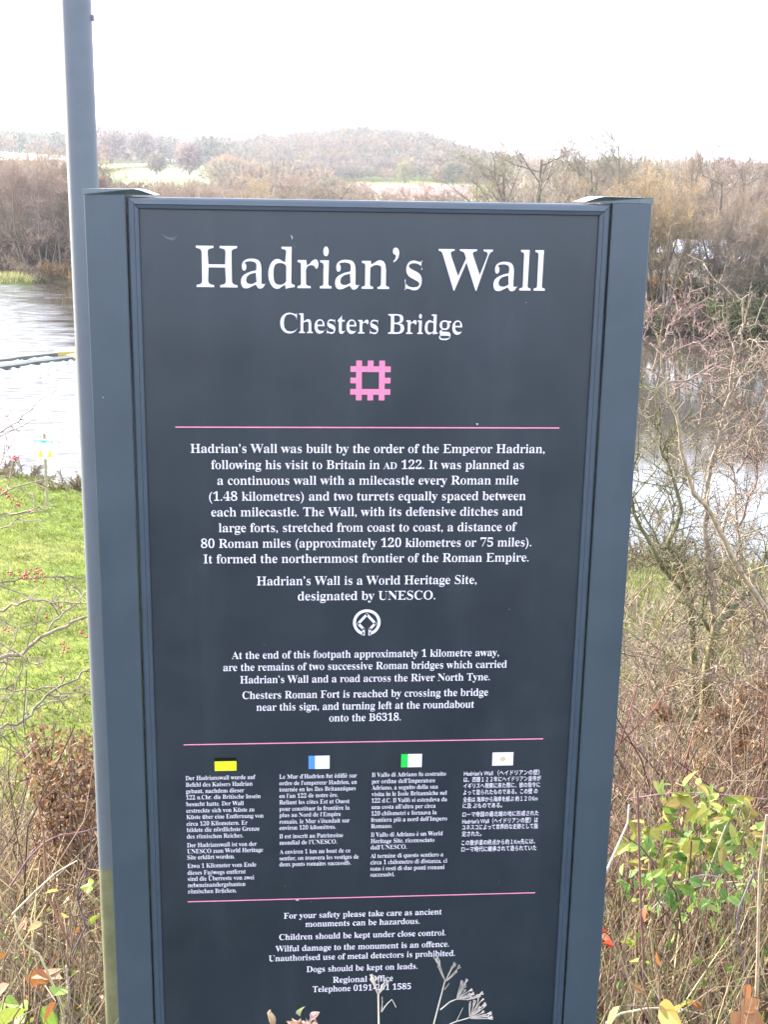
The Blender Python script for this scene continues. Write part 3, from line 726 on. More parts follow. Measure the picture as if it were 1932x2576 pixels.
def bare_tree(name, spec, H, twig_col, ntw, tw_len, tw_w, seed, sides=4, parts=('trunk', 'crown')):
    """trunk with its limbs as one mesh, finer branches and twigs as another; returns the meshes"""
    random.seed(seed); out, tips = [], []
    for s in range(spec.get('stems', 1)):
        a = random.uniform(0, 6.28); lean = spec.get('lean', .05)
        grow(out, tips, np.array([math.cos(a), math.sin(a), 0])*spec.get('spread', 0)*random.random(), np.array([math.cos(a)*lean, math.sin(a)*lean, 1]), H*spec['trunk']*random.uniform(.85, 1.05), spec['r'], 0, spec)
    b = MB(); b.tubes([(p, r, c) for p, r, c, l in out if l <= 1], sides); trunk = b.mesh(name+'_trunk', BARK, True)
    b = MB(); b.tubes([(p, r, c) for p, r, c, l in out if l > 1], 3)
    A, B, W, C = [], [], [], []
    for pts, L in tips:
        for _ in range(ntw):
            f = random.uniform(.1, 1)*(len(pts)-1); a = int(min(f, len(pts)-2)); q = pts[a]+(pts[a+1]-pts[a])*(f-a)
            d = unit(unit(pts[a+1]-pts[a])*.8+rvec()*.55+np.array([0, 0, .25])); L2 = tw_len*random.uniform(.5, 1.3)
            A.append(q); B.append(q+d*L2); W.append(tw_w*random.uniform(.6, 1.3)); C.append(np.array(twig_col)*random.uniform(.7, 1.3))
    if A: b.slivers(A, B, W, C)
    crown = b.mesh(name+'_crown', TWIG)
    return trunk, crown
def plant_tree(meshes, loc, rz, s, name, label, cat='tree', group=None, parts=('trunk', 'crown')):
    r = empty(name, loc, rz); r.scale = (s[0], s[0], s[1]); tag(r, label, cat, group)
    for pn, me in zip(parts, meshes): link(pn, me, r)
    return r
bc = (.17, .15, .115); tc_ = (.20, .165, .125)
ROUND = dict(n=[6, 5, 4, 4], jit=[.06, .16, .22, .25], up=[.05, .06, .05, .06], kids=[11, 7, 6], **{'from': [.22, .25, .2]}, ang=[52, 42, 40], ratio=[.62, .55, .5], trunk=.82, r=.20, col=[bc, bc, tc_, tc_])
TALLS = dict(top=.1, n=[8, 5, 4, 4], jit=[.04, .12, .2, .25], up=[.03, .10, .1, .08], kids=[16, 6, 5], **{'from': [.18, .2, .2]}, ang=[40, 38, 38], ratio=[.36, .5, .5], trunk=.97, r=.17, col=[bc, bc, tc_, tc_])
MULTI = dict(n=[6, 4, 4, 4], jit=[.10, .2, .25, .25], up=[.08, .08, .08, .08], kids=[6, 5, 5], **{'from': [.25, .2, .2]}, ang=[34, 36, 38], ratio=[.5, .55, .5], trunk=.9, r=.09, stems=6, lean=.30, spread=.9, col=[bc, bc, tc_, tc_])
GNARL = dict(n=[7, 6, 5, 4], jit=[.18, .38, .42, .35], up=[.05, .02, .02, .02], kids=[7, 6, 5], **{'from': [.3, .25, .2]}, ang=[58, 50, 45], ratio=[.7, .55, .45], trunk=.75, r=.22, col=[(.14, .12, .09)]*4)
brown = (.25, .195, .145); olive = (.21, .20, .13); ochre = (.33, .24, .135); pink = (.26, .19, .15); grey = (.20, .185, .15)
T_ROUND = [bare_tree('round', ROUND, 10, c, 6, .7, .022, 20+i) for i, c in enumerate((brown, olive, grey))]
T_TALL = [bare_tree('tall', TALLS, 12, c, 6, .7, .020, 30+i) for i, c in enumerate((brown, grey))]
T_MULTI = [bare_tree('multi', MULTI, 8, c, 6, .65, .022, 40+i) for i, c in enumerate((brown, pink, ochre))]
T_GNARL = [bare_tree('gnarl', GNARL, 8, (.17, .15, .10), 2, .5, .03, 50+i) for i in range(2)]

def far_bank(bear, extra):
    for d in np.arange(60, 200, .5):
        p = polar(bear, d)
        if p[1] > float(yF(np.array([p[0]]))[0])+1.5: break
    return d+extra
ORD = ['first', 'second', 'third', 'fourth', 'fifth', 'sixth', 'seventh', 'eighth', 'ninth', 'tenth', 'eleventh', 'twelfth', 'thirteenth', 'fourteenth']
# left riverside wood: trunks at the water, more trees behind
random.seed(77)
gl = 'bare brown trees of the wood on the far bank at the left'
k1 = 0
for i, be_ in enumerate(np.linspace(-13.6, -7.6, 11)):
    d = far_bank(be_, random.uniform(1, 4)); p = polar(be_+random.uniform(-.12, .12), d)
    me = random.choice([T_TALL[0], T_ROUND[0], T_TALL[1], T_MULTI[1]]); top = random.uniform(8.0, 9.0)
    H = {0: 12., 1: 10.}.get(0 if me in T_TALL else 1 if me in T_ROUND else 2, 8.); s = top/H*(1.08 if me in T_MULTI else .95)
    plant_tree(me, (p[0], p[1], hz(p[0], p[1])-.1), random.uniform(0, 6.28), (s*1.0, s), 'bare_tree', 'bare brown tree at the water edge of the left wood, %s from the left' % ORD[i], 'tree', gl)
for i, be_ in enumerate(np.linspace(-13.8, -7.4, 12)):
    d = far_bank(be_, random.uniform(9, 20)); p = polar(be_, d); me = random.choice(T_ROUND+T_TALL[:1]+T_MULTI[:2]); s = random.uniform(.78, .95)*(1 if me in T_ROUND else .82 if me in T_TALL else 1.2)
    plant_tree(me, (p[0], p[1], hz(p[0], p[1])-.1), random.uniform(0, 6.28), (s, s), 'bare_tree', 'bare tree in the back row of the left wood, %s from the left' % ORD[i], 'tree', gl)
# middle band, only the tops show above the board
gm = 'low bare trees whose tops show above the board'
mid = [(-7.0, 8, 'M', 0, .95), (-6.1, 4, 'M', 1, 1.0), (-5.2, 10, 'R', 0, .88), (-4.4, 5, 'M', 1, 1.02), (-3.4, 9, 'M', 0, 1.0), (-2.5, 6, 'R', 0, .84), (-1.6, 10, 'M', 2, 1.02), (-.7, 8, 'R', 1, .9),
       (.1, 12, 'M', 1, 1.1), (1.0, 10, 'R', 1, .93), (1.9, 8, 'M', 1, 1.0), (4.4, 14, 'M', 1, 1.0), (5.4, 9, 'M', 0, 1.0), (6.3, 12, 'R', 1, .86), (7.1, 8, 'M', 1, 1.05), (8.0, 9, 'R', 2, .9), (8.8, 12, 'M', 0, 1.1)]
ORD2 = ORD+['fifteenth', 'sixteenth', 'seventeenth', 'eighteenth', 'nineteenth', 'twentieth']
NTH = ORD+['fifteenth', 'sixteenth', 'seventeenth']
for i, (be_, ex, k, v, s) in enumerate(mid):
    d = far_bank(be_, ex+8); p = polar(be_, d); me = (T_MULTI if k == 'M' else T_ROUND)[v]
    col = {('M', 0): 'brown', ('M', 1): 'pinkish-brown', ('M', 2): 'ochre-tipped', ('R', 0): 'brown round-crowned', ('R', 1): 'olive-brown round-crowned', ('R', 2): 'grey-brown round-crowned'}[(k, v)]
    plant_tree(me, (p[0], p[1], hz(p[0], p[1])-.1), random.uniform(0, 6.28), (s*1.05, s*.86), 'bare_tree', '%s low tree behind the board top, %s from the left' % (col, NTH[i]), 'tree', gm)
for be_, s, lb in ((2.2, 1.02, 'dark twisted old tree above the middle of the board, right of the smaller twisted one'), (.6, .95, 'smaller dark twisted tree above the title, left of the larger twisted one')):
    p = polar(be_, far_bank(be_, 3)); plant_tree(T_GNARL[0 if be_ > 1 else 1], (p[0], p[1], hz(p[0], p[1])-.1), be_, (s*1.05, s*1.1), 'gnarled_tree', lb, 'tree')
# larger trees on the right
right = [(9.9, 6, 'R', 1, 1.10, 'olive-brown spreading tree left of the pair above the board corner'), (11.2, 5, 'R', 0, 1.17, 'broad bare tree with rounded crown, taller of the two above the right board corner'),
         (12.6, 9, 'R', 2, 1.20, 'broad grey bare tree just left of the tall thin tree'), (13.6, 14, 'R', 1, 1.15, 'olive-brown bare tree half hidden behind the tall thin tree'),
         (14.75, 6, 'T', 1, 1.12, 'tallest thin bare tree standing above all others on the skyline'), (16.2, 12, 'R', 1, 1.02, 'smaller bare tree between the tall thin tree and the upright one'),
         (17.5, 10, 'T', 0, 1.10, 'upright bare tree with a fine pointed crown right of the tall thin tree'), (18.8, 12, 'R', 0, 1.05, 'brown bare tree beyond the caravans, left of the pinkish one'),
         (20.0, 16, 'M', 1, 1.25, 'pinkish-brown bushy tree at the right end of the far bank'), (21.5, 9, 'R', 2, 1.08, 'grey bare tree cut by the right picture edge'), (15.4, 20, 'M', 2, 1.2, 'ochre bushy tree behind the right board corner'),
         (17.0, .5, 'M', 2, .92, 'ochre many-stemmed willow leaning over the water beside the board'), (18.6, .3, 'M', 0, .80, 'brown many-stemmed tree at the water edge in front of the caravans'), (15.3, .6, 'M', 2, .95, 'ochre many-stemmed tree half behind the right post'),
         (16.4, 3, 'M', 2, .95, 'ochre many-stemmed tree in front of the cream caravan'), (17.8, 4, 'R', 1, .62, 'small olive round tree standing before the white caravan roofs'), (19.3, 3, 'M', 0, .95, 'brown many-stemmed tree before the nearest white caravan'), (21.1, 3, 'R', 2, .66, 'small grey round tree before the caravan at the right edge'),
         (20.2, .5, 'M', 0, .86, 'brown many-stemmed tree at the water edge near the right picture edge'), (22.0, .5, 'M', 2, .9, 'ochre many-stemmed tree beyond the right picture edge'), (13.9, 1, 'M', 0, .9, 'brown many-stemmed tree hidden mostly behind the right post')]
for be_, ex, k, v, s, lb in right:
    p = polar(be_, far_bank(be_, ex)); me = {'R': T_ROUND, 'T': T_TALL, 'M': T_MULTI}[k][v]
    plant_tree(me, (p[0], p[1], hz(p[0], p[1])-.1), be_*7, (s*(1.05 if k != 'T' else .8), s), 'bare_tree', lb, 'tree')

def scrub_mesh(name, R, H, n, cols, seed, w=.03):
    """a rounded bare bush: short curved stems carrying a cloud of twigs"""
    random.seed(seed); b = MB(); st = []; A, B, W, C = [], [], [], []
    for i in range(26):
        a = random.uniform(0, 6.28); rr = R*math.sqrt(random.random())*.5; p = np.array([rr*math.cos(a), rr*math.sin(a), -.1])
        pts, dd = wander(p, np.array([math.cos(a)*.6, math.sin(a)*.6, 1]), H*random.uniform(.6, 1.0), 5, .16, .0); st.append((pts, np.linspace(.022, .006, 5)*R, np.array(cols[0])*.7))
        for _ in range(n//26):
            f = random.uniform(.1, 1)*4; q_ = int(min(f, 3)); q = pts[q_]+(pts[q_+1]-pts[q_])*(f-q_)
            d = unit(unit(pts[-1]-pts[0])*.5+rvec()*.8); A.append(q); B.append(q+d*random.uniform(.2, .6)*H*.45); W.append(w*random.uniform(.6, 1.4)); C.append(np.array(random.choice(cols))*random.uniform(.6, 1.3))
    b.tubes(st, 3); b.slivers(A, B, W, C); return b.mesh(name, TWIG)
S_BROWN = scrub_mesh('scrub', 2.2, 2.4, 1500, [brown, pink, (.22, .16, .1)], 1, .06); S_GREEN = scrub_mesh('scrub', 2.2, 2.4, 1700, [(.13, .16, .06), (.18, .19, .08), (.22, .18, .10)], 2, .09)
S_OCHRE = scrub_mesh('scrub', 2.2, 1.9, 1500, [(.36, .24, .11), (.26, .17, .09)], 3, .07)
random.seed(9)
k = 0
def scrub(me, be_, d, s, label, group=None, z=None, hs=1.0, name='bare_bush'):
    p = polar(be_, d); o = link(name, me); o.location = (p[0], p[1], (hz(p[0], p[1]) if z is None else z)-.1); o.rotation_euler = (0, 0, be_*11); o.scale = (s, s, s*hs)
    tag(o, label, 'bush', group); return o
for i, be_ in enumerate(np.linspace(-13.6, -7.8, 11)):
    scrub(S_OCHRE if be_ > -10.6 else S_BROWN, be_, far_bank(be_, random.uniform(-.8, .6)), random.uniform(.8, 1.15), '%s low bush at the foot of the left wood, %s from the left' % ('ochre' if be_ > -10.6 else 'dark brown', ORD[i]), 'bushes at the foot of the left wood')
for i, be_ in enumerate(np.linspace(-13.9, -7.5, 12)):
    scrub(S_BROWN, be_, far_bank(be_, random.uniform(3, 8)), random.uniform(1.2, 1.7), 'taller brown bush between the trunks of the left wood, %s from the left' % ORD[i], 'bushes between the trunks of the left wood', hs=1.3)
for i, be_ in enumerate(np.linspace(14.2, 22.5, 13)):
    g = be_ > 19.2 or i % 4 == 2
    scrub(S_GREEN if g else S_BROWN, be_, far_bank(be_, random.uniform(-1.2, 0.2)), random.uniform(.9, 1.3), '%s bush at the far water edge on the right, %s from the board' % ('ivy-green' if g else 'brown', ORD[i]), 'bushes at the far water edge on the right')
for i, be_ in enumerate(np.linspace(14.6, 22.6, 9)):
    g = be_ > 18
    scrub(S_GREEN if g else S_OCHRE, be_, far_bank(be_, random.uniform(5, 9)), random.uniform(1.2, 1.6), '%s bush on the bank below the caravans, %s from the board' % ('green-brown' if g else 'ochre-brown', ORD[i]), 'bushes on the bank below the caravans')
for i, be_ in enumerate(np.linspace(-7.2, 14, 20)):
    scrub(random.choice([S_BROWN, S_BROWN, S_OCHRE]), be_, far_bank(be_, random.uniform(0, 9)), random.uniform(1.0, 1.7), 'bare bush on the far bank hidden by the board, %s from the pole' % ORD2[i], 'bushes on the far bank behind the board')
# grassy islet at the weir head
ip = polar(-12.1, 116); b = MB(); V = [(ip[0], ip[1], WZ+.5)]
for k in range(16): V.append((ip[0]+2.6*math.cos(k*math.pi/8)*random.uniform(.8, 1.2), ip[1]+2.8*math.sin(k*math.pi/8)*random.uniform(.8, 1.2), WZ-.1))
b.add(V, [(0, 1+k, 1+(k+1) % 16) for k in range(16)], (.14, .17, .05))
A = np.array([[ip[0]+random.gauss(0, 1.1), ip[1]+random.gauss(0, 1.1), WZ+.2] for _ in range(900)]); B = A+np.array([[random.gauss(0, .15), random.gauss(0, .15), random.uniform(.3, .9)] for _ in range(900)])
b.slivers(A, B, np.full(900, .08), np.array([random.choice([(.16, .22, .05), (.42, .36, .18), (.34, .30, .14)]) for _ in range(900)])); tag(b.build('grassy_islet', TWIG), 'small grassy islet with pale reeds at the far water edge on the left', 'islet')

# ---- distant woods, hedges and field trees
def puff(b, A, B, W, C, x, y, z, R, H, col, n):
    for _ in range(n):
        u = unit(rvec()); rr = random.random()**.4; p = np.array([x+u[0]*R*rr, y+u[1]*R*rr, z+H*.55+u[2]*H*.45*rr])
        d = unit(u*.6+rvec()*.5+np.array([0, 0, .5])); A.append(p); B.append(p+d*R*random.uniform(.2, .45)); W.append(R*random.uniform(.10, .22)); C.append(np.array(col)*random.uniform(.82, 1.15))
def wood(name, areas, cols, label, seed, cat, n=120):
    random.seed(seed); A, B, W, C = [], [], [], []; st = []; b = MB()
    for (b0, b1, d0, d1, cnt, R, H) in areas:
        for _ in range(cnt):
            be_ = random.uniform(b0, b1); d = random.uniform(d0, d1); p = polar(be_, d); z = hz(p[0], p[1]); col = random.choice(cols); h = H*random.uniform(.7, 1.2); r = R*random.uniform(.7, 1.2)
            puff(b, A, B, W, C, p[0], p[1], z, r, h, col, n); st.append(([(p[0], p[1], z-1), (p[0], p[1], z+h*.7)], [.25, .1], np.array(col)*.6))
    b.tubes(st, 3); b.slivers(A, B, W, C); o = b.build(name, TWIG); tag(o, label, cat, kind='stuff'); return o
mv = [(.155, .130, .100), (.145, .122, .098), (.17, .140, .10), (.13, .12, .09), (.19, .135, .08)]; dk = [(.06, .08, .05), (.07, .09, .06)]
wood('hill_wood', [(-2.6, 9.3, 720, 1250, 560, 7, 13), (-2.0, 8.6, 1000, 1350, 260, 7, 13)], mv*3+dk, 'bare wood covering the rounded hill on the skyline', 3, 'wood', 120)
wood('hill_foot_wood', [(-3.2, 1.6, 420, 720, 130, 6, 9), (1.2, 9, 660, 760, 70, 6, 9), (-2.6, 2.2, 330, 420, 50, 4, 6)], mv[:3]*2+[(.24, .165, .105), (.22, .175, .115)], 'mixed brown trees at the foot of the wooded hill', 13, 'wood', 170)
wood('ridge_wood', [(-13.2, -9.2, 900, 1300, 150, 8, 16), (-13, -10, 1150, 1400, 60, 7, 15)], mv+dk*3, 'dark wood on the ridge at the far left', 4, 'wood')
wood('field_top_wood', [(-9.0, -2.2, 840, 1100, 150, 9, 16), (-8.6, -5, 800, 860, 12, 10, 20)], mv*2+dk, 'line of trees along the top of the pale green field', 5, 'wood')
wood('valley_wood', [(-9.4, -2.5, 230, 400, 90, 3.5, 5.0), (-3, 4, 240, 420, 60, 3.5, 4.2), (4, 9.5, 240, 340, 36, 3, 3.2), (9.5, 22, 180, 420, 150, 4.5, 7), (9, 23, 450, 1200, 260, 7, 13), (-13.5, -9.4, 150, 420, 90, 5, 9), (23, 46, 100, 400, 130, 5, 8), (-36, -13.8, 150, 420, 100, 5, 9)], [(.24, .185, .14), (.22, .175, .13), (.23, .170, .135), (.20, .18, .115)], 'brown bare woodland and scrub on the valley floor beyond the river', 6, 'wood', 150)
def hedge(name, pts, label, seed, col=(.12, .12, .07), H=2.2):
    random.seed(seed); A, B, W, C = [], [], [], []; b = MB()
    for (p0, p1) in zip(pts[:-1], pts[1:]):
        for k in range(60):
            t = (k+random.random())/60; p = polar(p0[0]+(p1[0]-p0[0])*t, p0[1]+(p1[1]-p0[1])*t)
            puff(b, A, B, W, C, p[0], p[1], hz(p[0], p[1]), 1.5, H, col, 40)
    b.slivers(A, B, W, C); tag(b.build(name, TWIG), label, 'hedge')
hedge('hedge', [(-8.8, 560), (-6, 600), (-3, 690)], 'dark hedge slanting across the pale green hillside field', 1)
hedge('hedge', [(-9, 690), (-6, 720), (-4.5, 760)], 'upper hedge near the top of the green hillside field', 2)
hedge('hedge', [(1.5, 650), (5, 655), (8.6, 670)], 'dark hedge between the ploughed field and the wooded hill', 3)
hedge('hedge', [(-13, 700), (-11, 720), (-9.6, 760)], 'hedge below the pale field at the far left', 4)
def field_tree(be_, d, R, H, col, label, n=900, name='field_tree'):
    A, B, W, C = [], [], [], []; b = MB(); p = polar(be_, d); z = hz(p[0], p[1]); puff(b, A, B, W, C, 0, 0, 0, R, H, col, n); r = empty(name, (p[0], p[1], z)); tag(r, label, 'tree')
    b.slivers(A, B, W, C); b.build('crown', TWIG, r); b = MB(); b.tubes([([(0, 0, -1), (0, 0, H*.3), (.2, 0, H*.7)], [R*.09, R*.07, R*.03], (.1, .085, .07))], 6); b.build('trunk', BARK, r)
random.seed(8)
field_tree(5.15, 640, 4.2, 10.5, (.25, .24, .10), 'yellow-green autumn tree at the foot of the wooded hill')
field_tree(-5.7, 560, 4, 9, (.20, .17, .13), 'single bare round tree in the middle of the green hillside field')
field_tree(-4.3, 600, 6.5, 14, (.24, .18, .16), 'large bare tree at the right side of the green hillside field')
field_tree(-7.6, 760, 9, 19, (.24, .19, .17), 'tall round bare tree at the top of the field next to the pole')
field_tree(-6.3, 770, 8.5, 18, (.25, .20, .18), 'second round bare tree at the top of the green field')
field_tree(-2.6, 560, 6, 11, (.32, .20, .12), 'rusty-brown tree where the green field meets the wooded hill')
field_tree(-8.5, 800, 5, 12, (.05, .07, .06), 'dark evergreen beside the pole at the top of the field')
field_tree(-1.1, 980, 6, 15, (.05, .07, .05), 'dark evergreen on the left shoulder of the wooded hill')
field_tree(7.3, 660, 5, 10, (.10, .12, .07), 'dark green tree at the right foot of the wooded hill')
# ------------------------------------------------------------ field grass and bank plants
random.seed(31); RNG = np.random.default_rng(5)
def wedge_points(n, b0, b1, d0, d1, pw=.5):
    be_ = RNG.uniform(b0, b1, n); d = (d0**(1/pw)+(d1**(1/pw)-d0**(1/pw))*RNG.random(n))**pw
    a = np.radians(be_); x = CAM[0]+d*np.sin(a); y = CAM[1]+d*np.cos(a); return x, y, height(x, y)
def blades(name, n, b0, b1, d0, d1, L, w, cols, label, lean=.5, mat=None, cat='grass', tuft=None, probs=None):
    x, y, z = wedge_points(n, b0, b1, d0, d1)
    keep = (y < yN(x)-1.0) & (y > .35)
    if tuft is not None: keep &= (fbm(x, y, tuft, 60) > RNG.uniform(-1.0, .6, n))
    x, y, z = x[keep], y[keep], z[keep]; n = len(x)
    A = np.stack([x, y, z-.02], 1); Lr = RNG.uniform(L[0], L[1], n); D = np.stack([RNG.normal(0, lean, n), RNG.normal(0, lean, n), np.ones(n)], 1); D /= np.linalg.norm(D, axis=1, keepdims=True)
    c = np.array(cols)[RNG.choice(len(cols), n, p=probs)]*RNG.uniform(.7, 1.3, (n, 1))
    b = MB(); b.slivers(A, A+D*Lr[:, None], RNG.uniform(w[0], w[1], n), c); o = b.build(name, mat or GRASS); tag(o, label, cat, kind='stuff'); return o
gc = [(.13, .185, .014), (.17, .22, .02), (.22, .235, .04), (.08, .12, .018), (.28, .25, .10)]
blades('field_grass', 90000, -17, -6, 9, 42, (.04, .13), (.012, .03), gc, 'short bright green pasture grass below the embankment on the left', .8)
blades('field_grass', 45000, -6, 27, 9, 34, (.06, .2), (.012, .03), gc, 'pasture grass below the embankment behind the board and on the right', .8)
blades('dead_grass', 16000, 13, 27, 10, 26, (.3, .75), (.012, .022), [(.42, .35, .20), (.36, .30, .15), (.30, .27, .12), (.2, .2, .08)], 'long dead yellow grass by the river on the right', .35, STRAW, tuft=.5)
blades('dead_grass', 2600, -17, -7, 12, 19, (.15, .4), (.008, .016), [(.40, .33, .2), (.34, .28, .14)], 'scattered dead grass tufts in the left field', .4, STRAW, tuft=.8)

# bushes along the near river bank
R_BANK = scrub_mesh('bank_scrub', 1.1, .95, 900, [(.20, .14, .10), (.24, .17, .12), (.16, .17, .08)], 12, .035)
R_BANKG = scrub_mesh('bank_scrub', 1.1, .8, 900, [(.15, .19, .07), (.22, .22, .10), (.22, .15, .10)], 13, .04)
def bank_d(be_, back):
    for d in np.arange(20, 60, .2):
        p = polar(be_, d)
        if p[1] > float(yN(np.array([p[0]]))[0])-back: break
    return d
lab = ['brown bramble bush at the left picture edge above the river', 'brown twiggy bush on the bank just left of the warning sign', 'green and brown bush directly behind the warning sign post', 'brown leafy bush on the bank between warning sign and pole', 'green bank bush touching the pole', 'bank bush hidden behind the pole']
for i, be_ in enumerate((-13.1, -12.0, -11.3, -10.3, -9.7, -8.9)):
    scrub([R_BANK, R_BANK, R_BANKG, R_BANK, R_BANKG, R_BANK][i], be_, bank_d(be_, 1.8), [.75, .62, .5, .75, .6, .75][i], lab[i], hs=[.8, .9, .8, .9, .8, .9][i], name='bank_bush')
for i, be_ in enumerate(np.linspace(15.6, 24, 9)):
    scrub(random.choice([R_BANK, R_BANKG]), be_, bank_d(be_, random.uniform(1.6, 3.5)), random.uniform(.6, .95), 'low bush on the near river bank at the right, %s from the board' % ORD[i], 'low bushes on the near river bank at the right', name='bank_bush')

# ------------------------------------------------------------ hawthorns
def px_line(pts, Y, dY=0.0):
    return np.array([at(x, y, Y+dY*i/(len(pts)-1)) for i, (x, y) in enumerate(pts)])
def resample(P, n):
    s = np.concatenate([[0], np.cumsum(np.linalg.norm(np.diff(P, axis=0), axis=1))]); t = np.linspace(0, s[-1], n)
    return np.stack([np.interp(t, s, P[:, k]) for k in range(3)], 1), s[-1]
def thorny(b_main, P, r0, r1, col, fine, dens=9.0, depth=2, spur=.10, twl=.35, rr=random):
    """one limb along P with thorns, spurs and side twigs added to fine"""
    n = max(6, int(len(P)*3)); Q, L = resample(P, n); Q[1:-1] += RNG.normal(0, .006, (n-2, 3)); rad = np.linspace(r0, r1, n); b_main.append((Q, rad, np.array(col)))
    def side(Q, L, lvl, rb):
        for _ in range(int(L*dens*(3.0 if lvl == 0 else 2.6))):
            f = random.uniform(.08, .98)*(len(Q)-1); a = int(min(f, len(Q)-2)); q = Q[a]+(Q[a+1]-Q[a])*(f-a); ax = unit(Q[a+1]-Q[a])
            s = unit(np.cross(ax, rvec())); k = random.random()
            if k < .62:   # thorn or spur
                ln = random.uniform(.012, spur*.6); d = unit(s+ax*.25); fine.append((np.array([q, q+d*ln]), np.array([.0030, .0010]), np.array(col)*random.uniform(.8, 1.15)))
            elif lvl < depth:
                ln = random.uniform(.08, twl)*(1-.35*lvl); pts, _ = wander(q, s*.9+ax*.6+np.array([0, 0, .15]), ln, 5, .18)
                fine.append((pts, np.linspace(rb*.6, .0018, 5), np.array(col)*random.uniform(.75, 1.15))); side(pts, ln, lvl+1, rb*.6)
    side(Q, L, 0, min(r0, .009))
HC = (.255, .20, .14); HCR = (.245, .17, .135); HM = (.15, .14, .07)
def bush_thing(name, loc_limbs, label, cat='bush', fine_name='twig_mass', dens=9, col=HC, depth=2, spur=.10, twl=.35):
    main, fine = [], []
    for (P, r0, r1, c) in loc_limbs: thorny(main, P, r0, r1, c, fine, dens, depth, spur, twl)
    root = loc_limbs[0][0][0]; e_ = empty(name, root); tag(e_, label, cat)
    for i, m_ in enumerate(main):
        b = MB(); b.tubes([(m_[0]-root, m_[1], m_[2])], 6 if m_[1][0] > .012 else 5); b.build('branch', BARK, e_, True)
    b = MB(); by = {}
    b.tubes([(p-root, r, c) for p, r, c in fine], 3); o = b.build(fine_name, BARK, e_, True); o['kind'] = 'stuff'
    return e_, root
# left hawthorn: its trunk stands outside the picture, branches reach in from the left
Y0 = 3.9
tr = px_line([(-260, 2500), (-275, 2000), (-265, 1600), (-300, 1200), (-290, 900)], Y0); base = tr[0].copy(); gz = hz(base[0], base[1])
tr = np.concatenate([[np.array([base[0], base[1], gz-.1])], tr])
def out(pts, y0=None): return [(-262, y0 if y0 else pts[0][1]+90), (-120, (y0 if y0 else pts[0][1]+90)*.4+pts[0][1]*.6)]+pts
Lm = [(tr, .035, .012, HM)]
for pts, r0, r1, dy, c in [
    (out([(0, 1656), (63, 1640), (104, 1602), (142, 1580), (177, 1567), (225, 1554), (290, 1540)]), .013, .005, .3, HC),
    (out([(0, 1537), (28, 1516), (63, 1512), (104, 1515), (165, 1512), (187, 1520), (215, 1516), (260, 1512)]), .009, .003, -.2, HC),
    ([(120, 1586), (142, 1561), (177, 1529), (212, 1494), (240, 1450)], .005, .002, .1, HC),
    (out([(0, 1463), (32, 1458), (79, 1453), (117, 1452), (203, 1450), (240, 1448)]), .006, .0025, .3, (.2, .16, .11)),
    (out([(0, 1295), (41, 1293), (63, 1292), (104, 1292), (123, 1289)]), .006, .002, .2, (.2, .16, .11)),
    (out([(0, 1330), (32, 1308), (66, 1292), (98, 1272)]), .006, .002, -.1, HC),
    (out([(0, 1833), (41, 1817), (76, 1801), (92, 1773), (133, 1738), (177, 1716), (222, 1684), (270, 1650)]), .010, .004, .2, (.2, .17, .12)),
    (out([(0, 1618), (41, 1643), (76, 1665), (117, 1687)], 1600), .006, .002, -.2, HC),
    ([(-60, 1990), (0, 1808), (32, 1735), (60, 1656), (79, 1592), (104, 1520)], .004, .0018, -.3, (.2, .15, .12)),
    (out([(0, 1089), (35, 1062), (68, 1038), (108, 997), (144, 978)]), .006, .0018, .2, HC),
    (out([(0, 1098), (62, 1070), (136, 1046)], 1230), .005, .0015, .4, HC),
    ([(-110, 1290), (0, 1171), (22, 1130), (41, 1081)], .005, .0015, .1, HC),
    (out([(0, 1244), (41, 1222), (101, 1213), (140, 1205)]), .006, .0025, .1, HC),
    (out([(0, 1736), (80, 1733), (140, 1728), (150, 1742), (232, 1748)], 1800), .006, .003, -.1, HC),
    (out([(0, 1700), (50, 1572), (110, 1563), (180, 1530)], 1690), .006, .002, .3, HC),
    (out([(0, 2080), (60, 2075), (110, 2050), (180, 2010)], 2060), .010, .004, .1, HM),
    (out([(0, 1980), (50, 1940), (80, 1890), (95, 1850)], 1990), .006, .002, .1, HC)]:
    Lm.append((px_line(pts, Y0, dy), r0, r1, c))
random.seed(3); left_haw, root = bush_thing('hawthorn_bush', Lm, 'leafless hawthorn with red berries reaching in from the left edge', dens=7, depth=2, twl=.24)
BERRY = flat_mat('haw_red', (.30, .02, .02), .35); b = MB(); random.seed(6)
ico = [(0, 0, 1), (.89, 0, .45), (.28, .85, .45), (-.72, .53, .45), (-.72, -.53, .45), (.28, -.85, .45), (.72, .53, -.45), (-.28, .85, -.45), (-.89, 0, -.45), (-.28, -.85, -.45), (.72, -.53, -.45), (0, 0, -1)]
icf = [(0, 1, 2), (0, 2, 3), (0, 3, 4), (0, 4, 5), (0, 5, 1), (1, 6, 2), (2, 7, 3), (3, 8, 4), (4, 9, 5), (5, 10, 1), (6, 7, 2), (7, 8, 3), (8, 9, 4), (9, 10, 5), (10, 6, 1), (11, 7, 6), (11, 8, 7), (11, 9, 8), (11, 10, 9), (11, 6, 10)]
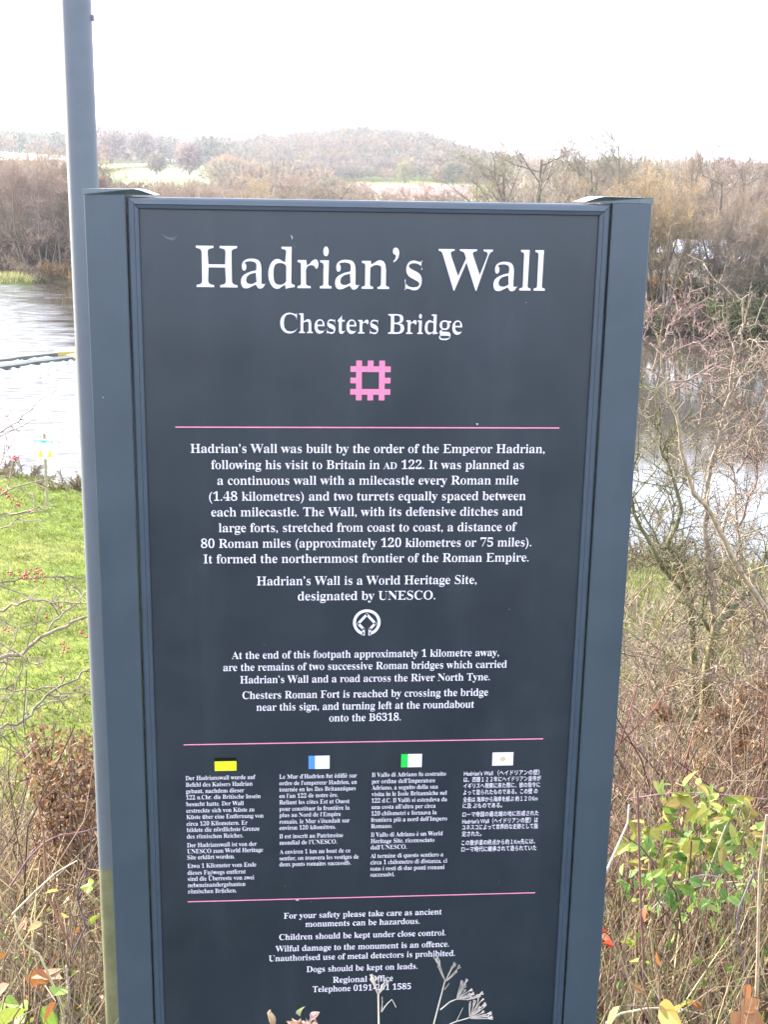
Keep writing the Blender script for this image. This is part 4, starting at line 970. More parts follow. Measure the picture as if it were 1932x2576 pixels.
for (px, py, n, sp) in ((72, 1446, 14, 10), (98, 1440, 12, 7), (60, 1450, 6, 5), (22, 1438, 5, 4), (5, 1234, 9, 6), (18, 1248, 5, 5), (38, 1152, 9, 5), (40, 1268, 7, 6), (80, 1288, 5, 4), (114, 1552, 3, 3), (153, 1526, 3, 3), (204, 1590, 3, 3), (168, 1632, 7, 8), (152, 1702, 2, 2), (20, 1585, 4, 5), (112, 1462, 2, 3), (160, 1618, 3, 4), (216, 1602, 3, 2)):
    for _ in range(n):
        p = at(px+random.gauss(0, sp), py+random.gauss(0, sp*.8), Y0+random.gauss(.05, .04))-root; r = random.uniform(.0045, .0065)
        b.add(np.array(ico)*r+p, icf)
o = b.build('berries', BERRY, left_haw, True); o['kind'] = 'stuff'

# right hawthorn with two mossy trunks
Y1 = 6.2
def down(P):
    q = P[0].copy(); q[2] = hz(q[0], q[1])-.1; q[0] += .03; return np.concatenate([[q], P])
Rm = [(down(px_line([(1772, 2000), (1775, 1870), (1778, 1711), (1791, 1632), (1801, 1585)], Y1)), .055, .036, (.22, .19, .09)),
      (px_line([(1801, 1585), (1826, 1553), (1865, 1505), (1905, 1440), (1960, 1340)], Y1, .3), .030, .012, HM),
      (px_line([(1801, 1585), (1795, 1500), (1785, 1395), (1775, 1347), (1778, 1270), (1781, 1206), (1797, 1143), (1810, 1095), (1820, 1048), (1842, 985), (1845, 921), (1867, 858), (1869, 811), (1881, 741)], Y1, -.3), .022, .004, HC),
      (px_line([(1801, 1600), (1770, 1560), (1741, 1521)], Y1+.1), .016, .012, HM)]
Rm2 = [(down(px_line([(1752, 2010), (1755, 1850), (1750, 1692), (1744, 1632), (1741, 1521), (1734, 1496), (1690, 1458), (1658, 1420), (1627, 1347), (1598, 1300), (1585, 1230)], Y1+.25)), .048, .010, HM),
      (px_line([(1741, 1521), (1718, 1439), (1690, 1379), (1684, 1357), (1706, 1315), (1715, 1279), (1690, 1190), (1661, 1127), (1661, 1048), (1668, 1010)], Y1+.2, -.2), .022, .005, HM),
      (px_line([(1734, 1496), (1715, 1440), (1660, 1370), (1640, 1330), (1600, 1260), (1575, 1200)], Y1+.3, .2), .010, .003, HM)]
Rm3 = [(down(px_line([(2040, 1800), (1985, 1650), (1927, 1537), (1885, 1475), (1848, 1411), (1794, 1300), (1778, 1285), (1744, 1235), (1728, 1175), (1703, 1073), (1680, 985), (1665, 896), (1652, 839)], Y1-.6, -.4)), .040, .0045, (.30, .24, .15)),
      (px_line([(1665, 865), (1690, 820), (1728, 760)], Y1-.95), .0065, .0045, HCR), (px_line([(1690, 940), (1695, 858), (1693, 804), (1706, 770)], Y1-.95), .005, .0035, HCR),
      (px_line([(1668, 902), (1721, 871), (1760, 856), (1794, 847)], Y1-.95), .005, .003, HCR), (px_line([(1677, 966), (1737, 950), (1778, 934), (1839, 915)], Y1-.95), .006, .003, HCR),
      (px_line([(1658, 887), (1640, 865), (1617, 849)], Y1-.9), .006, .004, HCR), (px_line([(1671, 953), (1640, 935), (1612, 924)], Y1-.9), .005, .003, HCR), (px_line([(1684, 1000), (1715, 968), (1781, 934), (1820, 925)], Y1-.9), .005, .0025, HCR),
      (px_line([(1670, 1015), (1652, 1010), (1618, 1003)], Y1-.9), .004, .003, HCR), (px_line([(1663, 1120), (1640, 1075), (1612, 1035), (1600, 1010)], Y1-.9), .004, .0025, HC),
      (px_line([(1652, 839), (1649, 830), (1632, 770), (1622, 745)], Y1-.9), .005, .003, HCR), (px_line([(1700, 1040), (1722, 1010), (1727, 960), (1735, 890), (1748, 800)], Y1-.6), .0045, .002, (.2, .13, .11))]
Rm4 = [(down(px_line([(1930, 1780), (1900, 1600), (1870, 1420), (1857, 1330), (1854, 1301), (1853, 1190), (1810, 1121), (1759, 1067), (1745, 1040)], Y1+.6, .2)), .026, .004, HC),
      (px_line([(1759, 1067), (1763, 1064), (1775, 969), (1791, 871)], Y1+.8), .006, .0035, HCR), (px_line([(1853, 1190), (1905, 1111), (1911, 1048), (1930, 969), (1945, 900)], Y1+.7), .009, .004, HCR),
      (px_line([(1857, 1330), (1905, 1206), (1905, 1160), (1911, 1048)], Y1+.7), .010, .005, HCR), (px_line([(1842, 985), (1810, 905), (1800, 895)], Y1+.5), .004, .003, HCR), (px_line([(1778, 960), (1770, 880), (1767, 835)], Y1+.5), .004, .002, (.2, .12, .11)),
      (px_line([(1905, 1206), (1880, 1000), (1830, 930), (1800, 880)], Y1+.6), .005, .003, HC), (px_line([(1895, 930), (1932, 875), (1960, 840)], Y1+.6), .005, .003, HCR)]
random.seed(21)
bush_thing('hawthorn_tree', Rm, 'bare hawthorn with forked mossy trunk, right of the slimmer trunk beside the board', 'tree', dens=15, twl=.55)
bush_thing('hawthorn_tree', Rm2, 'bare hawthorn with slim dark trunk leaning left towards the board', 'tree', dens=15, twl=.55)
bush_thing('hawthorn_tree', Rm3, 'pale-barked hawthorn leaning in from the right with long straight shoots near the board', 'tree', dens=8.5, twl=.34, spur=.10)
bush_thing('hawthorn_tree', Rm4, 'bare hawthorn with reddish upright shoots close to the right picture edge', 'tree', dens=15, twl=.45)
# low thorny shrubs in front of and around the trunks
def auto_bush(be_, d, H, n, label, seed, dens=10, cols=(HC, HCR, (.25, .185, .105)), spread=.55, r=.011):
    random.seed(seed); p = polar(be_, d); z = hz(p[0], p[1]); limbs = []
    for k in range(n):
        a = random.uniform(0, 6.28); s = np.array([p[0]+random.gauss(0, .12), p[1]+random.gauss(0, .12), z-.05])
        pts, _ = wander(s, np.array([math.cos(a)*spread, math.sin(a)*spread, 1]), H*random.uniform(.6, 1.1), 7, .17, .02)
        limbs.append((pts, r*random.uniform(.6, 1.2), .002, random.choice(cols)))
    return bush_thing('thorn_bush', limbs, label, dens=dens, twl=.4, spur=.12)
auto_bush(16.6, 7.2, 2.1, 16, 'tangled thorn bush whose twigs cross the right post edge', 61)
auto_bush(19.3, 7.6, 2.3, 17, 'grey thorn bush in front of the two mossy trunks', 62)
auto_bush(22.4, 8.4, 2.7, 18, 'tall twiggy thorn bush at the right edge over the river', 63, 12)
auto_bush(20.6, 10.5, 3.1, 18, 'farther thorn bush whose fine twigs veil the white river', 64, 13)
auto_bush(23.5, 6.3, 2.2, 16, 'thorn bush at the right picture edge behind the dead brown weed', 65)
auto_bush(17.6, 11.0, 2.9, 15, 'farther low thorn bush just right of the board', 66, 12)
auto_bush(-12.3, 5.6, 1.3, 6, 'small thorn bush low at the left edge under the hawthorn', 67, 9)
auto_bush(21.5, 12.5, 3.8, 18, 'farthest greenish thorn bush against the river at the right', 68, 13, ((.22, .21, .12), (.2, .17, .11)))

# ------------------------------------------------------------ dead leafy weeds (brown clumps)
def leaf_poly(L, W, droop=.15, fold=.12, nseg=4):
    """ovate leaf along +x, folded at the midrib, drooping at its tip"""
    V = [(0, 0, 0)]; F = []
    ws = [math.sin(math.pi*(k/nseg)**.75)*W/2 for k in range(1, nseg)]
    for k in range(1, nseg):
        x = L*k/nseg; z = -droop*L*(k/nseg)**2; w = ws[k-1]; V += [(x, -w, z+fold*w*2), (x, 0, z), (x, w, z+fold*w*2)]
    V.append((L, 0, -droop*L)); F += [(0, 1, 2), (0, 2, 3)]
    for k in range(nseg-2):
        a = 1+3*k; F += [(a, a+3, a+4), (a, a+4, a+1), (a+1, a+4, a+5), (a+1, a+5, a+2)]
    a = 1+3*(nseg-2); e_ = len(V)-1; F += [(a, e_, a+1), (a+1, e_, a+2)]
    return np.array(V), np.array(F)
def rotm(): 
    q = np.random.default_rng(random.randrange(1 << 30)).normal(size=4); q /= np.linalg.norm(q); w, x, y, z = q
    return np.array([[1-2*(y*y+z*z), 2*(x*y-z*w), 2*(x*z+y*w)], [2*(x*y+z*w), 1-2*(x*x+z*z), 2*(y*z-x*w)], [2*(x*z-y*w), 2*(y*z+x*w), 1-2*(x*x+y*y)]])
def dead_weed(px, py_top, py_bot, Y, wid, label, seed, n=700):
    random.seed(seed); top = at(px, py_top, Y); bot = at(px, py_bot, Y); z0 = hz(bot[0], bot[1]); root = np.array([bot[0], bot[1], z0-.05])
    e_ = empty('dead_weed', root); tag(e_, label, 'dead plant')
    ppm = (py_bot-py_top)/(top[2]-bot[2]); w = wid/ppm; b = MB(); st = []
    for k in range(7):
        a = random.uniform(0, 6.28); pts, _ = wander((random.gauss(0, .02), random.gauss(0, .02), 0), (math.cos(a)*.1, math.sin(a)*.1, 1), (top[2]-root[2])*random.uniform(.75, 1.0), 7, .05); st.append((pts, np.linspace(.005, .002, 7), np.array((.22, .14, .09))))
    b.tubes(st, 4); b.build('stems', BARK, e_, True)
    b = MB(); hh = top[2]-bot[2]
    for k in range(n):
        s = random.choice(st)[0]; t = random.random(); z = bot[2]-root[2]+hh*t
        if z > s[-1][2]: z = random.uniform(bot[2]-root[2], s[-1][2])
        zz = np.clip(z/max(s[-1][2], .01)*6, 0, 5.99); q = s[int(zz)]+(s[int(zz)+1]-s[int(zz)])*(zz-int(zz))
        rr = w*.5*(1.05-.6*t)*math.sqrt(random.random()); a = random.uniform(0, 6.28); L = random.uniform(.012, .034)
        V, F = leaf_poly(L, L*random.uniform(.2, .45), random.uniform(.1, .8), random.uniform(.2, 1.0), 3)
        R_ = rotm(); D = V@R_.T; D[:, 2] -= abs(D[:, 0])*.6
        b.add(D+np.array([q[0]+rr*math.cos(a), q[1]+rr*math.sin(a), q[2]-random.uniform(0, .04)]), F, np.array(random.choice([(.24, .13, .07), (.32, .19, .10), (.15, .085, .055), (.40, .27, .16), (.28, .15, .06)]))*random.uniform(.7, 1.2))
    o = b.build('dry_leaves', LEAF, e_); o['kind'] = 'stuff'
dead_weed(190, 1700, 2190, 2.3, 120, 'drooping brown dead weed beside the pole, taller of the two at the left', 1, 2600)
dead_weed(235, 1830, 2100, 2.6, 60, 'smaller brown dead weed pressed against the pole foot', 2, 900)
dead_weed(1885, 1655, 1800, 3.6, 60, 'dark brown withered weed with curled hanging leaves at the right', 3, 1300)
dead_weed(1925, 1760, 1960, 3.2, 110, 'lower brown withered weed at the right picture edge', 4, 1200)
dead_weed(1735, 1808, 1850, 3.4, 40, 'small rusty withered weed low beside the hawthorn trunks', 5, 120)

# ------------------------------------------------------------ tangle of dead stems on the slope
def tangle(name, n, b0, b1, y0, y1, hL, cols, rad, label, seed, sides=3, arch=.5, cat='undergrowth'):
    random.seed(seed); L = []
    for _ in range(n):
        y = y0+(y1-y0)*random.random()**.8; be_ = math.radians(random.uniform(b0, b1)); x = CAM[0]+(y-CAM[1])*math.tan(be_)
        z = hz(x, y); a = random.uniform(0, 6.28); ln = random.uniform(*hL)*min(1, .3+y*.24); lean = random.uniform(.1, 1.6)
        pts, _ = wander((x, y, z-.02), (math.cos(a)*lean, math.sin(a)*lean, random.choice([1, .6, .25])), ln, 6, .16, -arch*random.uniform(0, .35))
        pts[:, 2] = np.maximum(pts[:, 2], z-.35-.55*(pts[:, 1]-y)); r = random.uniform(*rad); c = np.array(random.choice(cols))*random.uniform(.7, 1.25)
        L.append((pts, np.linspace(r, r*.45, 6), c))
        if random.random() < .6:
            k = random.randint(2, 4); q, _ = wander(pts[k], pts[k]-pts[k-1]+rvec()*.06, ln*.35, 3, .2); L.append((q, np.linspace(r*.6, r*.25, 3), c))
    b = MB(); b.tubes(L, sides); o = b.build(name, STRAW, None, True); tag(o, label, cat, kind='stuff'); return o
straw = [(.54, .39, .17), (.46, .33, .15), (.36, .24, .11), (.62, .49, .27)]; pur = [(.15, .075, .055), (.20, .11, .075), (.11, .075, .05), (.26, .15, .09)]; beige = [(.38, .29, .20), (.30, .22, .14)]
tangle('dry_stems', 7000, -19, -5, 1.05, 9, (.25, .8), straw+beige+pur[:2], (.0012, .0032), 'tangle of pale dead stems on the slope left of the board', 1)
tangle('bramble_canes', 1500, -19, -5, 1.1, 9, (.5, 1.2), pur+beige, (.002, .0048), 'arching purple-brown bramble canes left of the board', 2, 4, .9)
tangle('dry_stems', 11500, 12.5, 27, .9, 8, (.3, .95), straw+beige+pur*2, (.0012, .0032), 'tangle of pale dead stems on the slope right of the board', 3)
tangle('bramble_canes', 3000, 12.5, 27, 1.0, 9, (.5, 1.4), pur+pur[:3]+beige+[(.22, .09, .075)], (.002, .005), 'arching purple-brown bramble canes right of the board', 4, 4, .9)
tangle('tall_dead_stems', 2600, 12.5, 27, 4.0, 11.5, (.7, 1.7), [(.36, .27, .15), (.30, .22, .12), (.22, .14, .09), (.42, .33, .18)], (.003, .0055), 'thicket of tall dead stems farther down the slope at the right', 7, 3, .5)
tangle('dry_stems', 900, -6, 13, .5, 3.5, (.25, .8), straw+beige+pur, (.0015, .0034), 'dead stems on the slope hidden behind the board', 5)
def litter(name, n, b0, b1, y0, y1, cols, L, label, seed, lift=(0, .16), mat=None):
    random.seed(seed); b = MB()
    for _ in range(n):
        y = y0+(y1-y0)*random.random()**.75; x = CAM[0]+(y-CAM[1])*math.tan(math.radians(random.uniform(b0, b1))); z = hz(x, y)+random.uniform(*lift); l = random.uniform(*L)
        V, F = leaf_poly(l, l*random.uniform(.35, .7), random.uniform(0, 1.2), random.uniform(.2, 1.1), 4); b.add(V@rotm().T+np.array([x, y, z]), F, np.array(random.choice(cols))*random.uniform(.7, 1.25))
    o = b.build(name, LEAF); tag(o, label, 'leaves', kind='stuff'); return o
br = [(.20, .11, .055), (.14, .08, .05), (.27, .17, .09), (.27, .13, .05), (.30, .23, .14)]; gr = [(.13, .22, .04), (.20, .28, .05), (.10, .16, .04), (.30, .32, .07)]
litter('leaf_litter', 3600, -19, -4, .5, 6, br+gr[:1], (.012, .030), 'dead brown leaves caught among the stems at the left', 1)
litter('leaf_litter', 5200, 12, 27, .5, 6, br+gr[:1], (.012, .030), 'dead brown leaves caught among the stems at the right', 2)
litter('low_green_leaves', 900, -19, -5, .6, 4.5, gr, (.012, .028), 'small green leaves low in the dead stems at the left', 3, (0, .2))
litter('low_green_leaves', 2400, 12, 27, .6, 5.5, gr, (.012, .030), 'small green leaves low in the dead stems at the right', 4, (0, .25))
blades('rough_grass', 26000, -19, -4, 2.0, 9.5, (.12, .42), (.003, .007), [(.40, .33, .19), (.30, .25, .14), (.19, .17, .07), (.24, .17, .11), (.16, .10, .06)], 'rough dead grass down the slope left of the board', .8, STRAW)
blades('rough_grass', 42000, 12, 27, 2.0, 10.5, (.12, .5), (.003, .007), [(.42, .35, .20), (.34, .28, .15), (.18, .19, .07), (.26, .18, .12), (.22, .13, .08), (.15, .09, .06)], 'rough dead grass down the slope right of the board', .8, STRAW)
blades('rough_grass', 9000, -4, 12, 2.0, 9.5, (.12, .4), (.004, .008), [(.40, .33, .19), (.30, .25, .14), (.17, .21, .06)], 'rough dead grass on the slope behind the board', .8, STRAW)

# ------------------------------------------------------------ plants with single large leaves
LEAFMESH = {}
def leaf_mesh(kind, col):
    key = (kind, col)
    if key in LEAFMESH: return LEAFMESH[key]
    b = MB()
    if kind == 'ovate': V, F = leaf_poly(1, .42, .22, .15, 5); b.add(V, F, col)
    elif kind == 'broad': V, F = leaf_poly(1, .72, .12, .12, 5); b.add(V, F, col)
    elif kind == 'three':
        for a, s in ((0, 1), (1.25, .8), (-1.25, .8)):
            V, F = leaf_poly(s*.8, s*.58, .12, .15, 5); R_ = np.array([[math.cos(a), -math.sin(a), 0], [math.sin(a), math.cos(a), 0], [0, 0, 1]]); b.add(V@R_.T+np.array([.2, 0, 0]), F, col)
    LEAFMESH[key] = b.mesh('leaf_'+kind, LEAF); return LEAFMESH[key]
def place_leaf(parent, root, p, L, kind, col, ydir=None, tilt=None, label=None):
    o = link('leaf', leaf_mesh(kind, col), parent); a = random.uniform(0, 6.28) if ydir is None else ydir
    o.location = tuple(p-root); o.rotation_euler = (random.gauss(.0, .6), random.gauss(.25, .55) if tilt is None else tilt, a); o.rotation_euler.rotate_axis('X', random.gauss(.5, .3)); o.scale = (L,)*3
    if label: o['label'] = label
    return o
YG = [(.24, .28, .045), (.17, .24, .045), (.30, .28, .05), (.11, .18, .04), (.29, .22, .07)]
def leafy_shrub(name, Y, spots, label, cols, Lr, seed, kinds=('ovate', 'ovate', 'broad'), cat='plant', stems=8):
    """spots: (px, py, spread x, spread y, number of leaves)"""
    random.seed(seed); c = at(spots[0][0], spots[0][1], Y); root = np.array([c[0], c[1], hz(c[0], c[1])-.03]); e_ = empty(name, root); tag(e_, label, cat); st = []; pos = []
    for (px, py, sx, sy, n) in spots:
        for _ in range(n): pos.append(at(px+random.gauss(0, sx), py+random.gauss(0, sy), Y+random.gauss(0, .12)))
    for k in range(min(stems, len(pos))):
        t = pos[k*len(pos)//min(stems, len(pos))]-root; mid_ = t*np.array([.45, .45, .6])+rvec()*.03; P, _ = resample(np.array([[0, 0, 0], mid_*.5+rvec()*.01, mid_, t*.8+rvec()*.01, t]), 8); st.append((P, np.linspace(.004, .0016, 8), np.array((.24, .19, .10))))
    b = MB(); b.tubes(st, 4); b.build('stems', BARK, e_, True)
    for p in pos: place_leaf(e_, root, p, random.uniform(*Lr), random.choice(kinds), random.choice(cols))
    return e_
leafy_shrub('leafy_shrub', 1.3, [(1800, 2035, 45, 25, 90), (1700, 2010, 25, 20, 20), (1860, 2110, 35, 25, 30), (1640, 2120, 35, 30, 40), (1760, 2140, 45, 30, 70)], 'yellow-green leafy shrub in the undergrowth right of the board', YG, (.028, .062), 11)
leafy_shrub('leafy_shrub', 1.1, [(1620, 2210, 40, 28, 44), (1710, 2230, 40, 28, 36), (1800, 2250, 45, 30, 30)], 'lower green leafy shrub below the yellow-green one', [(.10, .19, .04), (.15, .25, .045), (.22, .28, .05)], (.02, .045), 12)
leafy_shrub('leafy_shrub', 1.5, [(1915, 2080, 25, 40, 12), (1880, 2190, 30, 30, 8)], 'pale green leaves at the right picture edge beside the yellow shrub', [(.25, .35, .10), (.30, .38, .12)], (.04, .07), 13)
def bramble(Y, leaves, label, seed, dz=0):
    random.seed(seed); c = at(leaves[0][0], leaves[0][1], Y); root = np.array([c[0], c[1], hz(c[0], c[1])-.03]); e_ = empty('bramble_plant', root); tag(e_, label, 'bramble'); st = []
    for (px, py, s, kind, col) in leaves:
        p = at(px, py, Y+random.gauss(0, .06)); L = s/FPX*(p[1]-CAM[1])*1.75
        place_leaf(e_, root, p, L, kind, col, tilt=random.gauss(.3, .25)); t = p-root
        P, _ = resample(np.array([[0, 0, 0], t*np.array([.3, .3, .6])+rvec()*.02, t*np.array([.75, .75, .98])+np.array([0, 0, .02]), t]), 7); st.append((P, np.linspace(.003, .0012, 7), np.array((.20, .13, .09))))
    b = MB(); b.tubes(st, 4); b.build('stems', BARK, e_, True)
OR = (.27, .115, .035); RD = (.36, .05, .02); YE = (.40, .34, .05); GN = (.20, .30, .05); BR = (.24, .13, .06); PK = (.34, .20, .11)
bramble(.62, [(10, 2505, 60, 'three', GN), (50, 2535, 62, 'broad', (.30, .36, .07)), (105, 2530, 55, 'ovate', (.22, .34, .05)), (135, 2505, 45, 'broad', GN), (5, 2560, 60, 'broad', (.28, .30, .06)), (170, 2560, 40, 'ovate', (.15, .24, .04)), (60, 2572, 60, 'broad', (.2, .3, .06))], 'yellow-green bramble in the bottom left corner', 1)
bramble(.72, [(60, 2460, 50, 'broad', OR), (95, 2470, 55, 'three', PK), (145, 2475, 52, 'broad', (.38, .16, .05)), (22, 2475, 40, 'broad', BR), (140, 2520, 46, 'ovate', (.30, .12, .04)), (80, 2440, 34, 'ovate', (.30, .11, .04)), (15, 2400, 36, 'broad', OR)], 'orange-leaved bramble above the green one in the bottom left corner', 2)
bramble(1.05, [(170, 2265, 26, 'broad', (.50, .36, .12)), (235, 2225, 24, 'three', (.28, .38, .06)), (147, 2240, 22, 'ovate', YE), (250, 2300, 28, 'broad', (.24, .30, .05)), (105, 2320, 30, 'ovate', (.45, .38, .18)), (160, 2310, 20, 'broad', YE), (200, 2335, 20, 'broad', OR), (70, 2310, 30, 'three', BR)], 'bramble with small yellow leaves between pole foot and left edge', 3)
bramble(.7, [(1530, 2340, 44, 'broad', (.34, .06, .03)), (1545, 2380, 34, 'ovate', RD), (1515, 2350, 26, 'ovate', (.40, .08, .03)), (1626, 2280, 26, 'ovate', (.50, .09, .03)), (1515, 2440, 36, 'ovate', (.42, .25, .12)), (1600, 2375, 26, 'three', (.30, .36, .06)), (1603, 2420, 24, 'broad', YE)], 'scarlet-leaved bramble close to the right post', 4)
bramble(.5, [(1660, 2525, 60, 'broad', (.36, .27, .07)), (1700, 2545, 55, 'broad', (.40, .28, .05)), (1770, 2540, 34, 'broad', (.34, .15, .05)), (1850, 2530, 62, 'three', (.36, .17, .07)), (1560, 2530, 50, 'ovate', (.34, .33, .13)), (1650, 2420, 34, 'broad', (.35, .14, .03)), (1925, 2520, 40, 'broad', OR), (1870, 2480, 34, 'broad', (.30, .13, .05)), (1590, 2480, 30, 'ovate', BR)], 'brown and yellow leaved bramble at the bottom right corner', 5)

# long single stems that stand out
def cane(pts, Y, r, col, label, dY=0, thorns=0, cat='stem'):
    P = px_line(pts, Y, dY); Q, L = resample(P, 14); root = Q[0].copy(); b = MB(); b.tubes([(Q-root, np.linspace(r, r*.6, 14), col)], 6); fine = []
    for _ in range(thorns):
        k = random.randint(0, 12); d = unit(np.cross(Q[k+1]-Q[k], rvec())); q = Q[k]-root; fine.append((np.array([q, q+d*.007]), np.array([.0016, .0004]), np.array(col)))
    if fine: b.tubes(fine, 3)
    o = b.build('dead_cane', BARK, None, True); o.location = tuple(root); tag(o, label, cat); return o
random.seed(14)
cane([(165, 2640), (158, 2540), (125, 2460), (95, 2395), (55, 2375), (38, 2330), (36, 2305)], 0.7, 0.0032, (.42, .38, .22), 'thick pale green-brown cane rising from the bottom left, bent to the left')
cane([(30, 2300), (90, 2240), (140, 2195), (193, 2165)], 0.95, 0.0024, (.46, .40, .27), 'pale straight straw stem slanting upward left of the pole')
cane([(180, 2400), (215, 2330), (190, 2250), (215, 2190), (232, 2090)], 0.8, 0.0021, (.10, .08, .08), 'thin blackish stem beside the pole foot')
cane([(170, 2600), (172, 2490), (165, 2430)], 0.75, 0.0030, (.33, .26, .22), 'grey-brown thorny upright cane at the bottom left', thorns=26)
cane([(25, 2230), (70, 2160), (110, 2120), (150, 2100), (200, 2095), (250, 2080)], 1.4, 0.0030, (.18, .09, .10), 'purple-brown arching cane left of the pole', thorns=12)
cane([(1618, 2600), (1622, 2450), (1612, 2250), (1608, 2100), (1605, 1990)], 0.8, 0.0038, (.16, .08, .07), 'dark red-brown upright cane nearest the right post', thorns=30)
cane([(1900, 2640), (1908, 2400), (1912, 2200), (1930, 2050)], 0.7, 0.0047, (.34, .25, .17), 'straw-coloured thick stalk at the right picture edge', thorns=20)
cane([(1885, 2480), (1855, 2360), (1858, 2290), (1885, 2225), (1900, 2190)], 0.95, 0.0041, (.17, .13, .14), 'smooth purplish cane curving beside the straw stalk at the right')
cane([(1640, 2290), (1700, 2225), (1760, 2200), (1810, 2205), (1850, 2240)], 1.15, 0.0027, (.26, .21, .19), 'greyish arching cane crossing the green leaves')
cane([(1520, 2205), (1540, 2160), (1580, 2070), (1583, 2025)], 1, 0.0029, (.48, .45, .38), 'whitish straight stem just right of the right post')
cane([(1665, 2270), (1715, 2295), (1740, 2350), (1755, 2380)], 1.15, 0.0026, (.52, .47, .32), 'pale bent straw stem below the green leaves')
cane([(1715, 2370), (1780, 2200), (1830, 2070), (1852, 2025)], 1.25, 0.0031, (.42, .36, .24), 'long pale stem slanting up through the yellow-green shrub')
cane([(1730, 1950), (1728, 1915), (1738, 1870), (1750, 1832)], 3.4, 0.0055, (.30, .07, .08), 'crimson bramble cane below the hawthorn trunks', thorns=16)
cane([(1580, 2010), (1680, 1995), (1780, 1995), (1930, 2010)], 1.45, 0.0022, (.32, .18, .17), 'reddish cane arching above the yellow-green shrub')
cane([(1525, 2575), (1560, 2550), (1640, 2535), (1720, 2540), (1800, 2560)], 0.6, 0.0027, (.50, .44, .30), 'bleached stem lying across the bottom right leaves')

# ------------------------------------------------------------ dry umbels in front of the board
def px_tree(name, Y, base_px, lines, label, col=(.85, .74, .58)):
    root = at(base_px[0], base_px[1], Y); root[2] = -.02; e_ = empty(name, root); tag(e_, label, 'dead plant'); st = []; rays = []
    for pts, r0, r1 in lines:
        P = px_line(pts, Y)-root
        if pts[0] == base_px: P = np.concatenate([[np.zeros(3)], P])
        Q, L = resample(P, 9); st.append((Q, np.linspace(r0, r1, 9), np.array(col)))
    b = MB(); b.tubes(st, 5); b.build('stalk', STRAW, e_, True); return e_, root
def umbel(e_, root, Y, tip, dirpx, n, L, col=(.92, .80, .66)):
    """a fan of fine rays, each ending in a smaller fan, around the direction dirpx"""
    p0 = at(tip[0], tip[1], Y)-root; q = at(tip[0]+dirpx[0], tip[1]+dirpx[1], Y)-root; ax = unit(q-p0); R_ = []
    for k in range(n):
        d = unit(ax+unit(np.cross(ax, rvec()))*random.uniform(.05, .5)); l = L*random.uniform(.6, 1.0); m = p0+d*l*.55+ax*l*.1; e2 = m+unit(d+ax*.6)*l*.4
        R_.append((np.array([p0, p0+d*l*.3, m, e2]), np.array([.0007, .0006, .0005, .0004]), np.array(col)))
        for j in range(5):
            dd = unit(ax+unit(np.cross(ax, rvec()))*random.uniform(.1, .6)); R_.append((np.array([e2, e2+dd*l*.14, e2+dd*l*.25+ax*l*.05]), np.array([.0004, .00035, .0004]), np.array(col)))
    b = MB(); b.tubes(R_, 3); b.build('umbel', STRAW, e_, True)
random.seed(44); YU = -.32
e1, r1 = px_tree('dry_umbel', YU, (955, 2620), [([(955, 2620), (956, 2570), (960, 2545), (952, 2502)], .0013, .0010), ([(960, 2545), (972, 2527), (986, 2514), (996, 2534)], .0007, .0004), ([(960, 2545), (962, 2520), (961, 2508)], .0005, .0003)], 'dry umbel skeleton standing upright before the telephone line of the board')
umbel(e1, r1, YU, (952, 2502), (-22, -60), 6, .026); umbel(e1, r1, YU, (952, 2502), (34, -48), 6, .022)
e2, r2 = px_tree('dry_umbel', YU, (1075, 2640), [([(1075, 2640), (1090, 2572), (1108, 2540), (1113, 2500), (1120, 2466)], .0013, .0008), ([(1108, 2540), (1132, 2520), (1150, 2513)], .0009, .0006), ([(1118, 2490), (1130, 2474)], .0004, .0003), ([(1095, 2600), (1140, 2572), (1182, 2560)], .0009, .0006), ([(1148, 2570), (1165, 2535)], .0005, .0003), ([(1150, 2513), (1175, 2515)], .0006, .0004)], 'dry umbel skeleton leaning right in front of the lower right of the board')
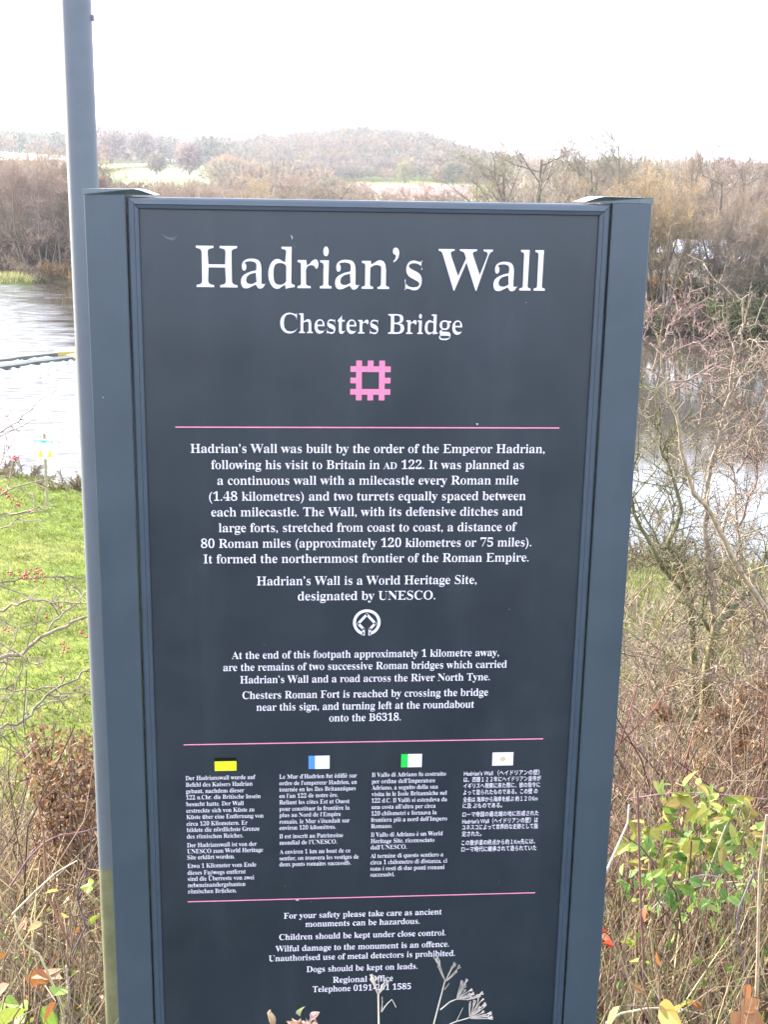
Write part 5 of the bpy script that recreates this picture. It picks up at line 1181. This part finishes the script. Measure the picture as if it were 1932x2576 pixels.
for tip, dr, n, L in (((1120, 2466), (-8, -40), 5, .024), ((1122, 2468), (26, -36), 5, .020), ((1150, 2513), (24, -44), 6, .022), ((1152, 2514), (40, -20), 5, .018), ((1182, 2560), (6, -50), 6, .022), ((1184, 2560), (34, -28), 6, .020), ((1184, 2562), (60, -8), 5, .024), ((1175, 2515), (30, -14), 4, .016)): umbel(e2, r2, YU, tip, dr, n, L)
# curled dead leaf and pale stalk at the foot of the board
def curl(name, pts, Y, r, col, label, flat=.4):
    P = px_line(pts, Y); Q, L = resample(P, 12); root = Q[0].copy(); b = MB(); rad = r*np.array([.5, .8, 1, 1.05, .9, .8, .9, 1.15, 1.2, 1.0, .7, .25]); b.tubes([(Q-root, rad, col)], 8)
    o = b.build(name, LEAF, None, True); o.location = tuple(root); tag(o, label, 'dead plant'); return o
curl('curled_leaf', [(684, 2620), (688, 2585), (684, 2560), (676, 2545), (679, 2541)], -.30, .0035, (.52, .36, .20), 'cream curled leaf tip standing at the foot of the board, left of the pink one')
random.seed(2); b = MB(); c0 = at(768, 2572, -.3)
for k in range(9):
    p = at(768+random.gauss(0, 11), 2568+random.gauss(0, 8), -.3)-c0; V, F = leaf_poly(.014, .009, .6, .5, 4); b.add(V@rotm().T+p, F, np.array(random.choice([(.52, .34, .30), (.45, .28, .20), (.30, .32, .14)])))
b.tubes([(np.array([[0, 0, -.12], [.002, 0, -.05], [0, 0, 0]]), np.array([.002, .0017, .001]), np.array((.4, .3, .2)))], 5)
o = b.build('withered_flower', LEAF); o.location = tuple(c0); tag(o, 'crumpled pinkish dead flower head at the foot of the board', 'dead plant')
# ------------------------------------------------------------ air
hm = bpy.data.materials.new('air'); hm.use_nodes = True; hn = hm.node_tree
for n_ in list(hn.nodes):
    if n_.type == 'BSDF_PRINCIPLED': hn.nodes.remove(n_)
pv = hn.nodes.new('ShaderNodeVolumePrincipled'); pv.inputs['Color'].default_value = (.93, .94, 1, 1); pv.inputs['Density'].default_value = .00014; pv.inputs['Anisotropy'].default_value = .2
hn.links.new(pv.outputs[0], hn.nodes['Material Output'].inputs['Volume'])
b = MB(); b.box(-3800, -3800, -10.0, 3800, 3800, 140.0); tag(b.build('haze', hm), kind='stuff')
